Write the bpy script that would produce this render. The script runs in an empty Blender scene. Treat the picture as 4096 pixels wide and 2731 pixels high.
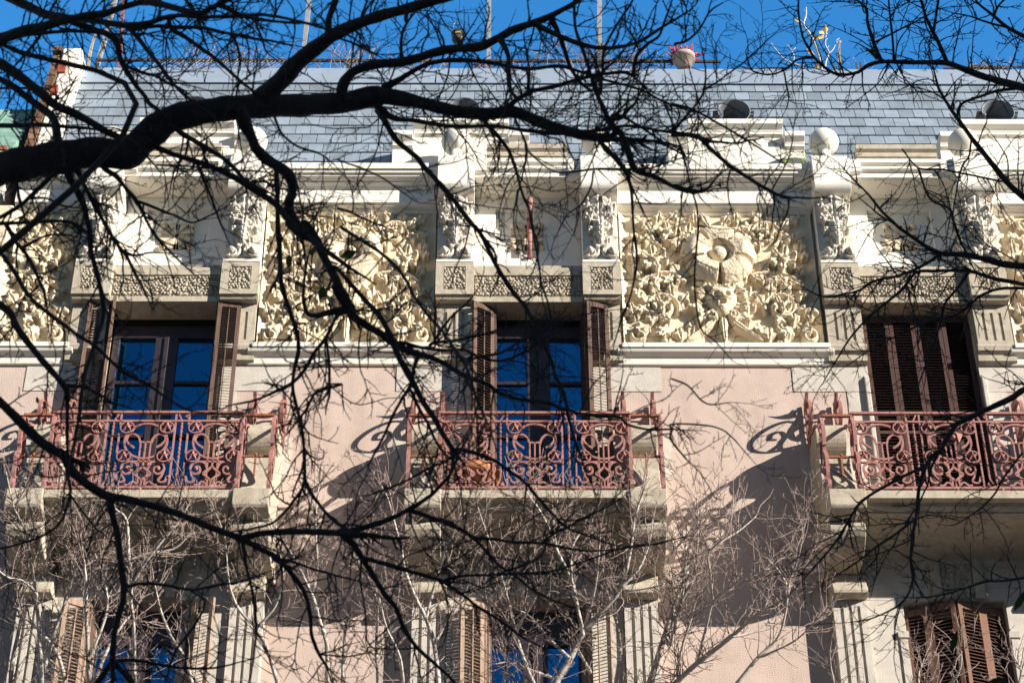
import bpy, bmesh, random
import numpy as np
from math import *
from mathutils import Vector, Matrix

S = bpy.context.scene
COL = S.collection
random.seed(7)
rng = np.random.default_rng(7)

# ------------------------------------------------------------------ camera
CAM_D, CAM_H, PITCH, YAW, ROLL = 25.5, 1.6, radians(38), radians(0.5), 0.0039
FPX, PW, PH = 8750.0, 4096.0, 2731.0
fw = np.array([sin(YAW)*cos(PITCH), cos(YAW)*cos(PITCH), sin(PITCH)])
_rt = np.array([cos(YAW), -sin(YAW), 0.0]); _up = np.cross(_rt, fw)
rt = _rt*cos(ROLL) - _up*sin(ROLL)
up = _rt*sin(ROLL) + _up*cos(ROLL)
CAM = np.array([0, -CAM_D, CAM_H])
cd = bpy.data.cameras.new('camera'); cam = bpy.data.objects.new('camera', cd); COL.objects.link(cam)
cam.matrix_world = Matrix(((rt[0], up[0], -fw[0], CAM[0]), (rt[1], up[1], -fw[1], CAM[1]),
                           (rt[2], up[2], -fw[2], CAM[2]), (0, 0, 0, 1)))
cd.sensor_width = 36; cd.lens = FPX/PW*36; cd.clip_start = .1; cd.clip_end = 2000
cd.dof.use_dof = True; cd.dof.focus_distance = 31.5; cd.dof.aperture_fstop = 8
S.camera = cam

# ------------------------------------------------------------------ light
SUNV = Vector((1.68, -1.0, .69)).normalized()
SUN_EL, SUN_AZ = asin(SUNV.z), atan2(SUNV.x, SUNV.y)
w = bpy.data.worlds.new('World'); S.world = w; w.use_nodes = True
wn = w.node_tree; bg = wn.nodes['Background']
sky = wn.nodes.new('ShaderNodeTexSky'); sky.sky_type = 'NISHITA'; sky.sun_disc = False
sky.sun_elevation = SUN_EL; sky.sun_rotation = SUN_AZ
sky.air_density = 1.0; sky.dust_density = 0.0; sky.ozone_density = 3.0; sky.altitude = 800
# sky behind facade boosted and bluer by hand; sun's side dim to limit fill
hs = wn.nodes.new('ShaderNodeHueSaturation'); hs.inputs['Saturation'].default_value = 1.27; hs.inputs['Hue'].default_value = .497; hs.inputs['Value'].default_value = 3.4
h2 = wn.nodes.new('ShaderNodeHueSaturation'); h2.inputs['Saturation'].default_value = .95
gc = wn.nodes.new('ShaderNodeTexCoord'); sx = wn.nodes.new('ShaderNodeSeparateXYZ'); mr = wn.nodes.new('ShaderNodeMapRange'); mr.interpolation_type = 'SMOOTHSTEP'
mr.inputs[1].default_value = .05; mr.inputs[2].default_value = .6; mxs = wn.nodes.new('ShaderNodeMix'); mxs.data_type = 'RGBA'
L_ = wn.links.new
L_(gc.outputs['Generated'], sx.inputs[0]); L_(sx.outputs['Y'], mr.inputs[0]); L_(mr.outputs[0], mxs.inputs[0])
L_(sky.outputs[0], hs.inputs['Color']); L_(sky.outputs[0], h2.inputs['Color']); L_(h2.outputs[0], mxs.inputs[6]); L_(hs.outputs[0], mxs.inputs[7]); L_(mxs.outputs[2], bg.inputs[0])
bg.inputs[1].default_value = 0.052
sl = bpy.data.lights.new('sun', 'SUN'); sl.energy = 5.0; sl.angle = radians(.5); sl.color = (1, .93, .82)
sun = bpy.data.objects.new('sun', sl); COL.objects.link(sun)
sun.rotation_euler = SUNV.to_track_quat('Z', 'Y').to_euler(); sun.location = (40, -30, 40)
S.view_settings.view_transform = 'Standard'; S.view_settings.look = 'None'
S.view_settings.exposure = 1.05; S.view_settings.gamma = 1

# ------------------------------------------------------------------ materials
def mat(name, col, rough=.8, var=.12, scale=6, bump=.0, bscale=60, spec=.3, metal=0, col2=None, stretch=(1, 1, 1), island=0, ior=None, stain=0):
    m = bpy.data.materials.new(name); m.use_nodes = True
    nt = m.node_tree; N = nt.nodes; L = nt.links; p = N['Principled BSDF']
    p.inputs['Roughness'].default_value = rough; p.inputs['Metallic'].default_value = metal
    p.inputs['Specular IOR Level'].default_value = spec
    if ior: p.inputs['IOR'].default_value = ior
    tc = N.new('ShaderNodeTexCoord'); mp = N.new('ShaderNodeMapping'); mp.inputs['Scale'].default_value = stretch
    L.new(tc.outputs['Object'], mp.inputs[0])
    nz = N.new('ShaderNodeTexNoise'); nz.inputs['Scale'].default_value = scale; nz.inputs['Detail'].default_value = 6
    nz.inputs['Roughness'].default_value = .65
    L.new(mp.outputs[0], nz.inputs['Vector'])
    mx = N.new('ShaderNodeMix'); mx.data_type = 'RGBA'
    c2 = col2 or tuple(c*(1-2*var) for c in col)
    c1 = tuple(min(.9, c*(1+var)) for c in col) if not col2 else col
    mx.inputs[6].default_value = (*c1, 1); mx.inputs[7].default_value = (*c2, 1)
    rp = N.new('ShaderNodeMapRange'); rp.inputs[1].default_value = .3; rp.inputs[2].default_value = .7
    L.new(nz.outputs['Fac'], rp.inputs[0]); L.new(rp.outputs[0], mx.inputs[0])
    out = mx.outputs[2]
    if island:
        g = N.new('ShaderNodeNewGeometry'); mr = N.new('ShaderNodeMapRange')
        mr.inputs[3].default_value = 1-island; mr.inputs[4].default_value = 1+island
        L.new(g.outputs['Random Per Island'], mr.inputs[0])
        v = N.new('ShaderNodeMix'); v.data_type = 'RGBA'; v.blend_type = 'MULTIPLY'; v.inputs[0].default_value = 1
        L.new(out, v.inputs[6]); L.new(mr.outputs[0], v.inputs[7]); out = v.outputs[2]
    if stain:
        n2 = N.new('ShaderNodeTexNoise'); n2.inputs['Scale'].default_value = 1.1; n2.inputs['Detail'].default_value = 8
        m2 = N.new('ShaderNodeMapping'); m2.inputs['Scale'].default_value = (2.2, 1, .35); L.new(tc.outputs['Object'], m2.inputs[0]); L.new(m2.outputs[0], n2.inputs['Vector'])
        r2 = N.new('ShaderNodeMapRange'); r2.inputs[1].default_value = .5; r2.inputs[2].default_value = .72
        r2.inputs[3].default_value = 0; r2.inputs[4].default_value = stain
        L.new(n2.outputs['Fac'], r2.inputs[0])
        v = N.new('ShaderNodeMix'); v.data_type = 'RGBA'; L.new(r2.outputs[0], v.inputs[0])
        L.new(out, v.inputs[6]); v.inputs[7].default_value = (col[0]*.55, col[1]*.5, col[2]*.42, 1); out = v.outputs[2]
    L.new(out, p.inputs['Base Color'])
    if bump:
        b = N.new('ShaderNodeTexNoise'); b.inputs['Scale'].default_value = bscale; b.inputs['Detail'].default_value = 4
        L.new(mp.outputs[0], b.inputs['Vector'])
        bp = N.new('ShaderNodeBump'); bp.inputs['Strength'].default_value = bump; bp.inputs['Distance'].default_value = .02
        L.new(b.outputs['Fac'], bp.inputs['Height']); L.new(bp.outputs[0], p.inputs['Normal'])
    return m

M = dict(
    pink=mat('pink_stucco', (.52, .41, .355), .95, .07, 2.5, .6, 60, .1, stain=.32),
    cream=mat('cream_plaster', (.69, .58, .42), .9, .08, 4, .12, 40, .15, stain=.12),
    white=mat('white_plaster', (.77, .725, .645), .9, .05, 3, .08, 40, .15, stain=.12),
    stone=mat('grey_stone', (.45, .395, .315), .95, .12, 9, .45, 55, .1, stain=.4),
    pale=mat('pale_stone', (.52, .475, .42), .95, .08, 5, .4, 60, .1, stain=.25),
    acan=mat('weathered_white_plaster', (.62, .57, .50), .9, .12, 6, .1, 40, .1, stain=.35),
    slate=mat('slate', (.225, .27, .325), .5, .1, 5, .10, 30, .45, island=.2, stain=.45),
    lead=mat('dark_lead', (.10, .115, .13), .55, .1, 8, .05, 20, .4),
    zinc=mat('zinc_sheet', (.255, .31, .39), .42, .05, 2, .02, 20, .5, stain=.1),
    iron=mat('pink_painted_iron', (.40, .20, .18), .7, .12, 16, .3, 90, .3, col2=(.25, .105, .085)),
    rust=mat('rusty_iron', (.30, .11, .065), .8, .2, 20, .2, 90, .2),
    wood=mat('weathered_brown_wood', (.17, .112, .088), .85, .25, 4, .5, 30, .2, stretch=(8, 8, .6), col2=(.075, .042, .032)),
    wood2=mat('orange_brown_wood', (.20, .12, .09), .85, .2, 4, .4, 30, .2, stretch=(8, 8, .6), col2=(.17, .085, .055)),
    wood4=mat('faded_beige_wood', (.37, .265, .20), .85, .2, 4, .4, 30, .2, stretch=(8, 8, .6), col2=(.22, .15, .11)),
    wood3=mat('dark_brown_wood', (.085, .046, .038), .8, .2, 4, .3, 30, .2, stretch=(8, 8, .6), col2=(.06, .032, .028)),
    frame=mat('dark_window_frame', (.030, .022, .030), .45, .2, 5, 0, 1, .5),
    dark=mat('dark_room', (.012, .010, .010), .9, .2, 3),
    glass=mat('window_glass', (.018, .21, .42), .02, .0, 3, .035, 2.2, .5, metal=1),
    copper=mat('green_copper', (.20, .34, .28), .7, .25, 3, .1, 20, .3, stretch=(1, 1, 1)),
    tile=mat('terracotta_tile', (.20, .115, .075), .9, .2, 10, .2, 40, .2, island=.3),
    brick=mat('red_brick', (.30, .07, .045), .9, .2, 8),
    metal=mat('grey_metal', (.35, .35, .35), .5, .1, 8, 0, 1, .5, metal=.3),
    darkmetal=mat('dark_metal', (.06, .055, .05), .6, .2, 8, 0, 1, .4),
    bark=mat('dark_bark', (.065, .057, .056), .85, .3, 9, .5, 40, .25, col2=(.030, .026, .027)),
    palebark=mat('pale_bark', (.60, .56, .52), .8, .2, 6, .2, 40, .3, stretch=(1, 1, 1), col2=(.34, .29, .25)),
    redtwig=mat('reddish_twig', (.34, .26, .23), .85, .25, 4, 0, 1, .2),
    leaf=mat('green_leaf', (.07, .12, .02), .6, .2, 12, 0, 1, .3),
    yleaf=mat('yellow_leaf', (.62, .40, .10), .7, .2, 12, 0, 1, .3),
    lleaf=mat('light_green_leaf', (.35, .45, .06), .7, .2, 12, 0, 1, .3),
    drystem=mat('dry_stem', (.38, .30, .20), .9, .2, 12),
    dryleaf=mat('dry_orange_leaf', (.36, .15, .08), .9, .2, 12),
    red=mat('red_leaf', (.45, .06, .05), .8, .2, 12),
    pot=mat('terracotta_pot', (.50, .21, .10), .85, .1, 8, .1, 60),
    palepot=mat('dusty_terracotta', (.48, .37, .32), .9, .15, 8, .1, 60),
    bag=mat('white_plastic', (.78, .78, .80), .5, .03, 4),
    asphalt=mat('asphalt', (.05, .05, .05), .95, .2, 3, .2, 60),
    paving=mat('paving', (.30, .29, .27), .95, .15, 2, .1, 30),
    render=mat('plain_render', (.50, .44, .36), .95, .08, 1, .1, 30),
)

# ------------------------------------------------------------------ mesh helpers
class MB:
    def __init__(s): s.v = []; s.f = []; s.sm = []
    def add(s, V, F, smooth=False):
        o = len(s.v); s.v += [tuple(map(float, p)) for p in V]
        s.f += [tuple(i+o for i in q) for q in F]; s.sm += [smooth]*len(F)
    def box(s, x0, x1, y0, y1, z0, z1):
        V = [(x, y, z) for z in (z0, z1) for y in (y0, y1) for x in (x0, x1)]
        s.add(V, [(0, 2, 3, 1), (4, 5, 7, 6), (0, 1, 5, 4), (2, 6, 7, 3), (0, 4, 6, 2), (1, 3, 7, 5)]); return s
    def obox(s, c, ux, uy, uz):          # centre and three half-axis vectors
        c, ux, uy, uz = map(np.array, (c, ux, uy, uz))
        V = [c+a*ux+b*uy+d*uz for d in (-1, 1) for b in (-1, 1) for a in (-1, 1)]
        s.add(V, [(0, 2, 3, 1), (4, 5, 7, 6), (0, 1, 5, 4), (2, 6, 7, 3), (0, 4, 6, 2), (1, 3, 7, 5)]); return s
    def prism(s, prof, axis, a, b):
        n = len(prof)
        def P(p, t): return {'x': (t, p[0], p[1]), 'y': (p[0], t, p[1]), 'z': (p[0], p[1], t)}[axis]
        V = [P(p, a) for p in prof]+[P(p, b) for p in prof]
        F = [(i, (i+1) % n, (i+1) % n+n, i+n) for i in range(n)]+[tuple(range(n)), tuple(range(2*n-1, n-1, -1))]
        s.add(V, F); return s
    def tube(s, P, R, n=6, cap=True):
        P = np.asarray(P, float); m = len(P); R = np.broadcast_to(np.asarray(R, float), (m,))
        T = np.gradient(P, axis=0); T /= np.linalg.norm(T, axis=1)[:, None]+1e-12
        a = np.array([0, 0, 1.]) if abs(T[0][2]) < .9 else np.array([1., 0, 0])
        V = []; N = np.cross(T[0], a); N /= np.linalg.norm(N)
        A = np.arange(n)*2*pi/n
        for i in range(m):
            N = N-T[i]*(N@T[i]); N /= np.linalg.norm(N)+1e-12; B = np.cross(T[i], N)
            V.append(P[i]+R[i]*(np.cos(A)[:, None]*N+np.sin(A)[:, None]*B))
        V = np.vstack(V)
        F = [(i*n+j, i*n+(j+1) % n, (i+1)*n+(j+1) % n, (i+1)*n+j) for i in range(m-1) for j in range(n)]
        if cap: F += [tuple(range(n-1, -1, -1)), tuple((m-1)*n+j for j in range(n))]
        s.add(V, F, True); return s
    def bar(s, P, nrm, w, t):            # flat bar swept along P: w in the plane of the curve, t along nrm
        P = np.asarray(P, float); m = len(P); nrm = np.array(nrm, float)
        T = np.gradient(P, axis=0); T /= np.linalg.norm(T, axis=1)[:, None]+1e-12
        W = np.broadcast_to(np.asarray(w, float), (m,)); V = []
        for i in range(m):
            sd = np.cross(T[i], nrm); sd /= np.linalg.norm(sd)+1e-12
            for a, b in ((-1, -1), (1, -1), (1, 1), (-1, 1)): V.append(P[i]+sd*a*W[i]/2+nrm*b*t/2)
        F = [(i*4+j, i*4+(j+1) % 4, (i+1)*4+(j+1) % 4, (i+1)*4+j) for i in range(m-1) for j in range(4)]
        F += [(3, 2, 1, 0), tuple((m-1)*4+j for j in range(4))]
        s.add(V, F); return s
    def sphere(s, c, r, n=20, sc=(1, 1, 1)):
        V = []; F = []; k = n//2
        for i in range(k+1):
            t = pi*i/k
            for j in range(n):
                V.append((c[0]+sc[0]*r*sin(t)*cos(2*pi*j/n), c[1]+sc[1]*r*sin(t)*sin(2*pi*j/n), c[2]+sc[2]*r*cos(t)))
        F = [(i*n+j, (i+1)*n+j, (i+1)*n+(j+1) % n, i*n+(j+1) % n) for i in range(k) for j in range(n)]
        s.add(V, F, True); return s
    def lathe(s, prof, c, axis='z', n=28, smooth=True):      # prof = (radius, height) pairs
        V = []
        for r, h in prof:
            for j in range(n):
                a = 2*pi*j/n; u, q = r*cos(a), r*sin(a)
                V.append((c[0]+u, c[1]+q, c[2]+h) if axis == 'z' else (c[0]+u, c[1]+h, c[2]+q))
        F = [(i*n+j, i*n+(j+1) % n, (i+1)*n+(j+1) % n, (i+1)*n+j) for i in range(len(prof)-1) for j in range(n)]
        s.add(V, F, smooth); return s
    def field(s, X, Z, Y, smooth=True):  # height field facing -Y
        nz_, nx_ = X.shape
        V = np.stack([X, Y, Z], -1).reshape(-1, 3)
        I = np.arange(nz_*nx_).reshape(nz_, nx_)
        F = np.stack([I[:-1, :-1], I[:-1, 1:], I[1:, 1:], I[1:, :-1]], -1).reshape(-1, 4)
        s.add(V, F.tolist(), smooth); return s
    def mesh(s, name, m, recalc=True):
        me = bpy.data.meshes.new(name); me.from_pydata(s.v, [], s.f); me.materials.append(m)
        me.polygons.foreach_set('use_smooth', s.sm)
        if recalc:
            b = bmesh.new(); b.from_mesh(me); bmesh.ops.recalc_face_normals(b, faces=b.faces); b.to_mesh(me); b.free()
        me.update(); return me
    def build(s, name, m, parent=None, recalc=True, bevel=0):
        o = bpy.data.objects.new(name, s.mesh(name, m, recalc)); COL.objects.link(o)
        if parent: o.parent = parent
        if bevel:
            md = o.modifiers.new('bevel', 'BEVEL'); md.width = bevel; md.segments = 2; md.limit_method = 'ANGLE'
            md.harden_normals = False
        return o

def tag(o, label=None, cat=None, group=None, kind=None):
    for k, v in (('label', label), ('category', cat), ('group', group), ('kind', kind)):
        if v: o[k] = v
    return o
def empty(name, loc=(0, 0, 0)):
    o = bpy.data.objects.new(name, None); COL.objects.link(o); o.location = loc; return o
def inst(src, parent, loc=(0, 0, 0), scale=None):
    o = src.copy(); COL.objects.link(o); o.parent = parent; o.location = loc
    if scale: o.scale = scale
    return o
def arc(cx, cz, r, a0, a1, n=16, rz=None):
    return [(cx+r*cos(radians(a0+(a1-a0)*i/n)), cz+(rz or r)*sin(radians(a0+(a1-a0)*i/n))) for i in range(n+1)]
def spiral(cx, cz, r0, r1, a0, a1, n=28):
    return [(cx+(r0+(r1-r0)*i/n)*cos(radians(a0+(a1-a0)*i/n)), cz+(r0+(r1-r0)*i/n)*sin(radians(a0+(a1-a0)*i/n))) for i in range(n+1)]
def smooth_pts(P, k=6):
    P = np.asarray(P, float); Q = np.vstack([2*P[0]-P[1], P, 2*P[-1]-P[-2]]); out = []
    for i in range(1, len(Q)-2):
        p0, p1, p2, p3 = Q[i-1:i+3]
        for t in np.arange(k)/k:
            out.append(.5*((2*p1)+(-p0+p2)*t+(2*p0-5*p1+4*p2-p3)*t*t+(-p0+3*p1-3*p2+p3)*t**3))
    out.append(Q[-2]); return np.array(out)

# ================================================================== the apartment building
B = empty('apartment_building', (0, 0, 0))
tag(B, 'cream and pink apartment building with carved frieze, slate roof and iron balconies', 'building')
BAYS = [-4.94, .466, 6.25]             # centre of each window bay
CX = 1.10; CHW = .284                  # console offset and half width
OW = .816                              # half width of a window opening
XL, XR = -7.42, 12.5

# ---- pink wall with openings on both storeys
wall = MB(); LO = .69
segs = [(XL, BAYS[0]-OW), (BAYS[0]+OW, BAYS[1]-OW), (BAYS[1]+OW, BAYS[2]-OW), (BAYS[2]+OW, XR)]
for a, b in segs: wall.box(a, b, 0, .45, 17.5, 21.08)
for c in BAYS: wall.box(c-OW, c+OW, 0, .45, 17.5, 18.05)
lsegs = [(XL, BAYS[0]-LO), (BAYS[0]+LO, BAYS[1]-LO), (BAYS[1]+LO, BAYS[2]-LO), (BAYS[2]+LO, XR)]
for a, b in lsegs: wall.box(a, b, 0, .45, 11.5, 17.5)
for c in BAYS: wall.box(c-LO, c+LO, 0, .45, 16.98, 17.5); wall.box(c-LO, c+LO, 0, .45, 11.5, 13.9)
wall.box(XL, XR, 0, .45, 0, 11.5)
wall.box(XL, XR, .46, 10, 0, 25.2); wall.box(XL, XL+.4, .0, .45, 21.08, 24.6)
wall.build('wall', M['pink'], B)
up_wall = MB()
for a, b in segs: up_wall.box(a, b, .03, .45, 21.08, 24.6)
up_wall.build('frieze_wall', M['cream'], B)

# ---- flat stone patches in the stucco beside the windows
for c in BAYS:
    for s in (-1, 1):
        a, b = sorted((c+s*(OW+.0), c+s*1.93))
        MB().box(a, b, -.012, .05, 20.60, 21.075).build('stone_patch', M['pale'], B)
        a, b = sorted((c+s*(OW), c+s*1.16))
        MB().box(a, b, -.010, .05, 18.16, 20.595).build('stone_patch', M['pale'], B)
        a, b = sorted((c+.04+s*1.2, c+.04+s*1.98))
        MB().box(a, b, -.006, .05, 19.05, 19.78).build('stone_patch', M['pale'], B)
        # slender jamb moulding
        j = MB(); j.prism([(0, 20.9), (-.07, 20.82), (-.07, 18.16), (0, 18.16)], 'x', c+s*(OW+.005), c+s*(OW+.075))
        j.build('jamb_moulding', M['pale'], B, bevel=.012)

# ---- height field tools for the carving
class Relief:
    def __init__(s, wd, ht, step):
        s.nx, s.nz = int(wd/step)+1, int(ht/step)+1
        s.X, s.Z = np.meshgrid(np.linspace(0, wd, s.nx), np.linspace(0, ht, s.nz)); s.H = np.zeros_like(s.X)
    def put(s, h, mask): s.H = np.where(mask, np.maximum(s.H, h), s.H)
    def dome(s, x, z, r, h, base=0, p=.5):
        d = np.hypot(s.X-x, s.Z-z)/r; s.put(base+h*np.clip(1-d*d, 0, 1)**p, d < 1)
    def leaf(s, x, z, ang, L, W, h, base=.03, lobes=3, ridge=.35, curl=.6):
        a = radians(ang); dx, dz = s.X-x, s.Z-z
        t = (dx*cos(a)+dz*sin(a))/L; u = (-dx*sin(a)+dz*cos(a))
        tt = np.clip(t, 0, 1)
        wd = W*np.sin(pi*np.clip(tt, 0.04, .98)**.75)**.8*(.58+.42*np.abs(np.cos(pi*lobes*tt)))
        q = np.abs(u)/(wd+1e-6)
        hh = base+h*((1-curl)+curl*tt**1.3)*(1-ridge*q**1.5)-.25*h*np.exp(-(u/(.12*W))**2)
        hh += .12*h*np.cos(pi*2*lobes*tt)*q
        s.put(hh, (t > 0) & (t < 1) & (q < 1))
    def stroke(s, P, w0, w1, h0, h1):
        P = np.asarray(P); n = len(P)
        for i, (x, z) in enumerate(P):
            f = i/max(1, n-1); s.dome(x, z, w0+(w1-w0)*f, h0+(h1-h0)*f, 0, .45)
    def pit(s, x, z, r, d):
        q = np.hypot(s.X-x, s.Z-z)/r; s.H = np.where(q < 1, np.maximum(0, s.H-d*(1-q*q)), s.H)

PWD, PHT = 2.95, 2.62                  # panel size; p(x, y) takes marks on a 2240 x 1568 drawing of it
def p(x, y): return ((x-185)/1790*PWD, (1330-y)/1200*PHT)
R = Relief(PWD, PHT, .0095)
rr = random.Random(3)
def flower(cx, cz, L, W, h, n=5, a0=90, base=.05):
    for k in range(n): R.leaf(cx, cz, a0+360*k/n, L, W, h, base=base, lobes=1, ridge=.25, curl=.5)
    R.dome(cx, cz, L*.42, h*.7, base+.04); R.pit(cx+.01, cz+.02, L*.24, h*.7)
def scroll(cx, cy, r, sgn, a0, h=.15, n=7):
    c = p(cx, cy)
    R.stroke(spiral(c[0], c[1], r, r*.55, a0, a0+sgn*380, 110), .038, .03, .10, .13)
    for k in range(n):                             # leaves peel off the outside of the stem
        a = a0+sgn*(25+k*300/n); q = r*(1-.35*k/n)
        R.leaf(c[0]+q*cos(radians(a)), c[1]+q*sin(radians(a)), a+sgn*(48+rr.uniform(-8, 8)), .25-.008*k, .105, h*rr.uniform(.9, 1.25), lobes=2, ridge=.3)
        if k % 2: R.leaf(c[0]+q*.92*cos(radians(a)), c[1]+q*.92*sin(radians(a)), a+sgn*150, .15, .06, h*.8, lobes=1)
    flower(c[0], c[1], r*.58, .085, h*1.1, 5, a0)
for sx in (-1, 1):
    mx = lambda x: 1085+sx*(x-1085)
    an = lambda a: 90+sx*(a-90)
    scroll(mx(1545), 325, .27, sx, an(-60), .14, 7)
    scroll(mx(1640), 985, .27, -sx, an(200), .17, 7)
    for x, y, a, L in ((1150, 250, 60, .24), (1225, 285, -30, .22), (1275, 225, 85, .20), (1330, 300, 200, .20), (1780, 230, 30, .22), (1800, 330, -25, .2)):   # garland along the top
        q = p(mx(x), y); R.leaf(q[0], q[1], an(a), L, .095, .15, lobes=2)
    c = p(mx(1690), 590); R.stroke(smooth_pts([p(mx(1330), 715), p(mx(1480), 690), p(mx(1650), 690), p(mx(1790), 740), p(mx(1840), 810)], 14), .05, .035, .12, .12)
    R.stroke(smooth_pts([p(mx(1860), 500), p(mx(1780), 550), p(mx(1700), 600)], 14), .03, .055, .08, .15)
    flower(c[0], c[1], .23, .12, .22, 6, an(20), .06)
    for x, y, a, L in ((1400, 705, -50, .24), (1470, 690, 55, .20), (1530, 700, -60, .26), (1640, 700, -70, .26), (1760, 735, -55, .25), (1800, 725, 50, .24), (1850, 810, -80, .22), (1850, 500, 80, .22), (1840, 520, -20, .18)):
        q = p(mx(x), y); R.leaf(q[0], q[1], an(a), L, .10, .17, lobes=2, ridge=.3)
    q = p(mx(1860), 1245); R.stroke(spiral(q[0], q[1], .13, .04, an(60), an(60)-sx*330, 60), .035, .04, .12, .16)
    for x, y, a, L in ((1500, 1170, -95, .30), (1590, 1150, -60, .30), (1690, 1165, -110, .27), (1470, 1180, 190, .20), (1760, 1150, -30, .26), (1880, 1090, 70, .26), (1600, 1270, -80, .15)):
        q = p(mx(x), y); R.leaf(q[0], q[1], an(a), L, .115, .19, lobes=2, ridge=.3)
    for x, y, a, L in ((1180, 905, 22, .34), (1200, 975, -12, .34), (1190, 1040, -42, .30), (1160, 860, 58, .28), (1250, 1010, 5, .2)):                             # leaves round the bearded mask
        q = p(mx(x), y); R.leaf(q[0], q[1], an(a), L, .11, .19, lobes=2, ridge=.3)
    a_, b_ = np.array(p(mx(1165), 1120)), np.array(p(mx(1440), 1310)); dd = b_-a_
    R.leaf(a_[0], a_[1], degrees(atan2(dd[1], dd[0])), hypot(*dd), .08, .15, lobes=1, curl=.2)
    q = p(mx(1180), 1085); R.stroke(spiral(q[0], q[1], .10, .02, an(120), an(120)-sx*420, 50), .035, .05, .16, .22)
    R.stroke([p(mx(1300+i*4), 745-i*1) for i in range(5)]+[p(mx(1180+i*8), 850-i*7) for i in range(16)], .05, .05, .13, .16)
q = p(1085, 1100); R.leaf(q[0], q[1], -90, .46, .085, .17, lobes=1, curl=.2)
q = p(1085, 1290); R.leaf(q[0]-.07, q[1], 180+60, .14, .05, .12); R.leaf(q[0]+.07, q[1], -60, .14, .05, .12)
q = p(1085, 930); R.dome(q[0], q[1], .24, .22, .03, .5)
R.dome(q[0], q[1]-.20, .14, .17, .05)
for e in (-1, 1): R.pit(q[0]+e*.085, q[1]+.03, .05, .12)
R.dome(q[0], q[1]-.03, .05, .10, .22); R.pit(q[0], q[1]-.12, .055, .1)
for k in range(7): R.leaf(q[0], q[1]+.12, 30+20*k, .24, .06, .24, lobes=2)
# five-petalled rosette with its round boss
rc = p(1085, 545); dx, dz = R.X-rc[0], R.Z-rc[1]
th = np.arctan2(dz, dx)-radians(90+36); rad = np.hypot(dx, dz)
ph = np.abs(((th/(2*pi/5)) % 1)-.5)*2                  # 0 mid petal, 1 at the notch
edge = .585*(1-.34*np.clip((ph-.80)/.20, 0, 1)) - .03*np.clip(ph-.3, 0, 1) + .008*np.cos(th*23)
prof = .29-.16*np.clip((rad-.40)/.19, 0, 1)**1.6-.03*np.clip((.36-rad)/.14, 0, 1)
prof = np.where(rad < .23, .12+.13*(rad/.23)**4, prof)
prof -= .20*np.clip((ph-.86+.25*(rad-.4))/.14, 0, 1)*(rad > .25)
R.H = np.where(rad < .60, np.where(rad < edge, prof, np.minimum(R.H, .05)), R.H)
R.dome(rc[0], rc[1], .135, .15, .13, .5)
hn = rng.normal(0, 1, R.H.shape); hn = (hn+np.roll(hn, 1, 0)+np.roll(hn, 1, 1)+np.roll(hn, -1, 0)+np.roll(hn, -1, 1))/5
R.H += np.where(R.H > .02, hn*.006, 0)
R.H[[0, -1], :] = 0; R.H[:, [0, -1]] = 0

relief_src = None
PANELS = [(-7.30, -6.33), (-3.545, -.94), (1.875, 4.83), (7.655, 10.6)]
for i, (a, b) in enumerate(PANELS):
    pn = MB()
    pn.box(a, b, -.004, .028, 21.34, 24.12)
    # raised border slanting in to the field
    fr = .10
    pn.prism([(a, 0), (a+fr, 0), (a, -.09)], 'z', 21.35, 24.1) if i else None
    pn.prism([(b, 0), (b-fr, 0), (b, -.09)], 'z', 21.35, 24.1)
    pn = pn.build('frieze_panel', M['cream'], B)
    if i == 0:                                           # end of the facade: only the right end of the pattern fits
        k = int((1-(b-a)/PWD)*(R.nx-1))
        o = MB().field(R.X[:, k:]-PWD, R.Z[:, k:], -.006-R.H[:, k:]).build('leaf_relief', M['cream'], pn, recalc=False); o.location = (b-.02, 0, 21.37)
    else:
        if relief_src is None:
            relief_src = MB().field(R.X-PWD/2, R.Z, -.006-R.H).build('leaf_relief', M['cream'], pn, recalc=False); o = relief_src
        else: o = inst(relief_src, pn)
        o.location = ((a+b)/2, 0, 21.37); o.scale = ((b-a-.06)/PWD, 1, 1)
    la, lb = (a-.05 if i else a), b+.06
    ld = MB().box(la, lb, -.21, .0, 21.265, 21.35)
    ld.prism([(0, 21.264), (-.19, 21.264), (-.165, 21.215), (-.075, 21.17), (-.06, 21.10), (-.05, 21.06), (0, 21.05)], 'x', la-.06, lb+.06)
    ld.build('panel_ledge', M['white'], pn, bevel=.01)

MB().prism([(XL-.36, .1), (XL-.36, -.16), (XL-.06, -.16), (XL+.0, -.10), (XL+.12, -.05), (XL+.12, .1)], 'z', 21.3, 24.05).build('end_pilaster', M['cream'], B, bevel=.01)
# ---- pilasters, pebbled blocks, lintels, consoles
def pebbles(wd, ht, step=.0105, cell=.050, h=.045, seed=1):
    r2 = np.random.default_rng(seed)
    nx, nz_ = int(wd/step)+1, int(ht/step)+1
    X, Z = np.meshgrid(np.linspace(0, wd, nx), np.linspace(0, ht, nz_)); H = np.zeros_like(X)
    for i in range(int(wd/cell)+2):
        for jx in range(int(ht/cell)+2):
            cx = (i+.5*(jx % 2))*cell+r2.normal(0, .008); cz = jx*cell+r2.normal(0, .008); r_ = cell*r2.uniform(.42, .62)
            d = np.hypot((X-cx)*r2.uniform(.8, 1.2), Z-cz)/r_
            H = np.maximum(H, h*r2.uniform(.6, 1)*np.clip(1-d**2.2, 0, 1)**.6)
    H[[0, -1], :] = 0; H[:, [0, -1]] = 0
    return X, Z, H
pb_small = pebbles(.33, .44, seed=2); pb_long = pebbles(1.60, .37, seed=5)
pb_key = pebbles(.42, .85, seed=8)
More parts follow.
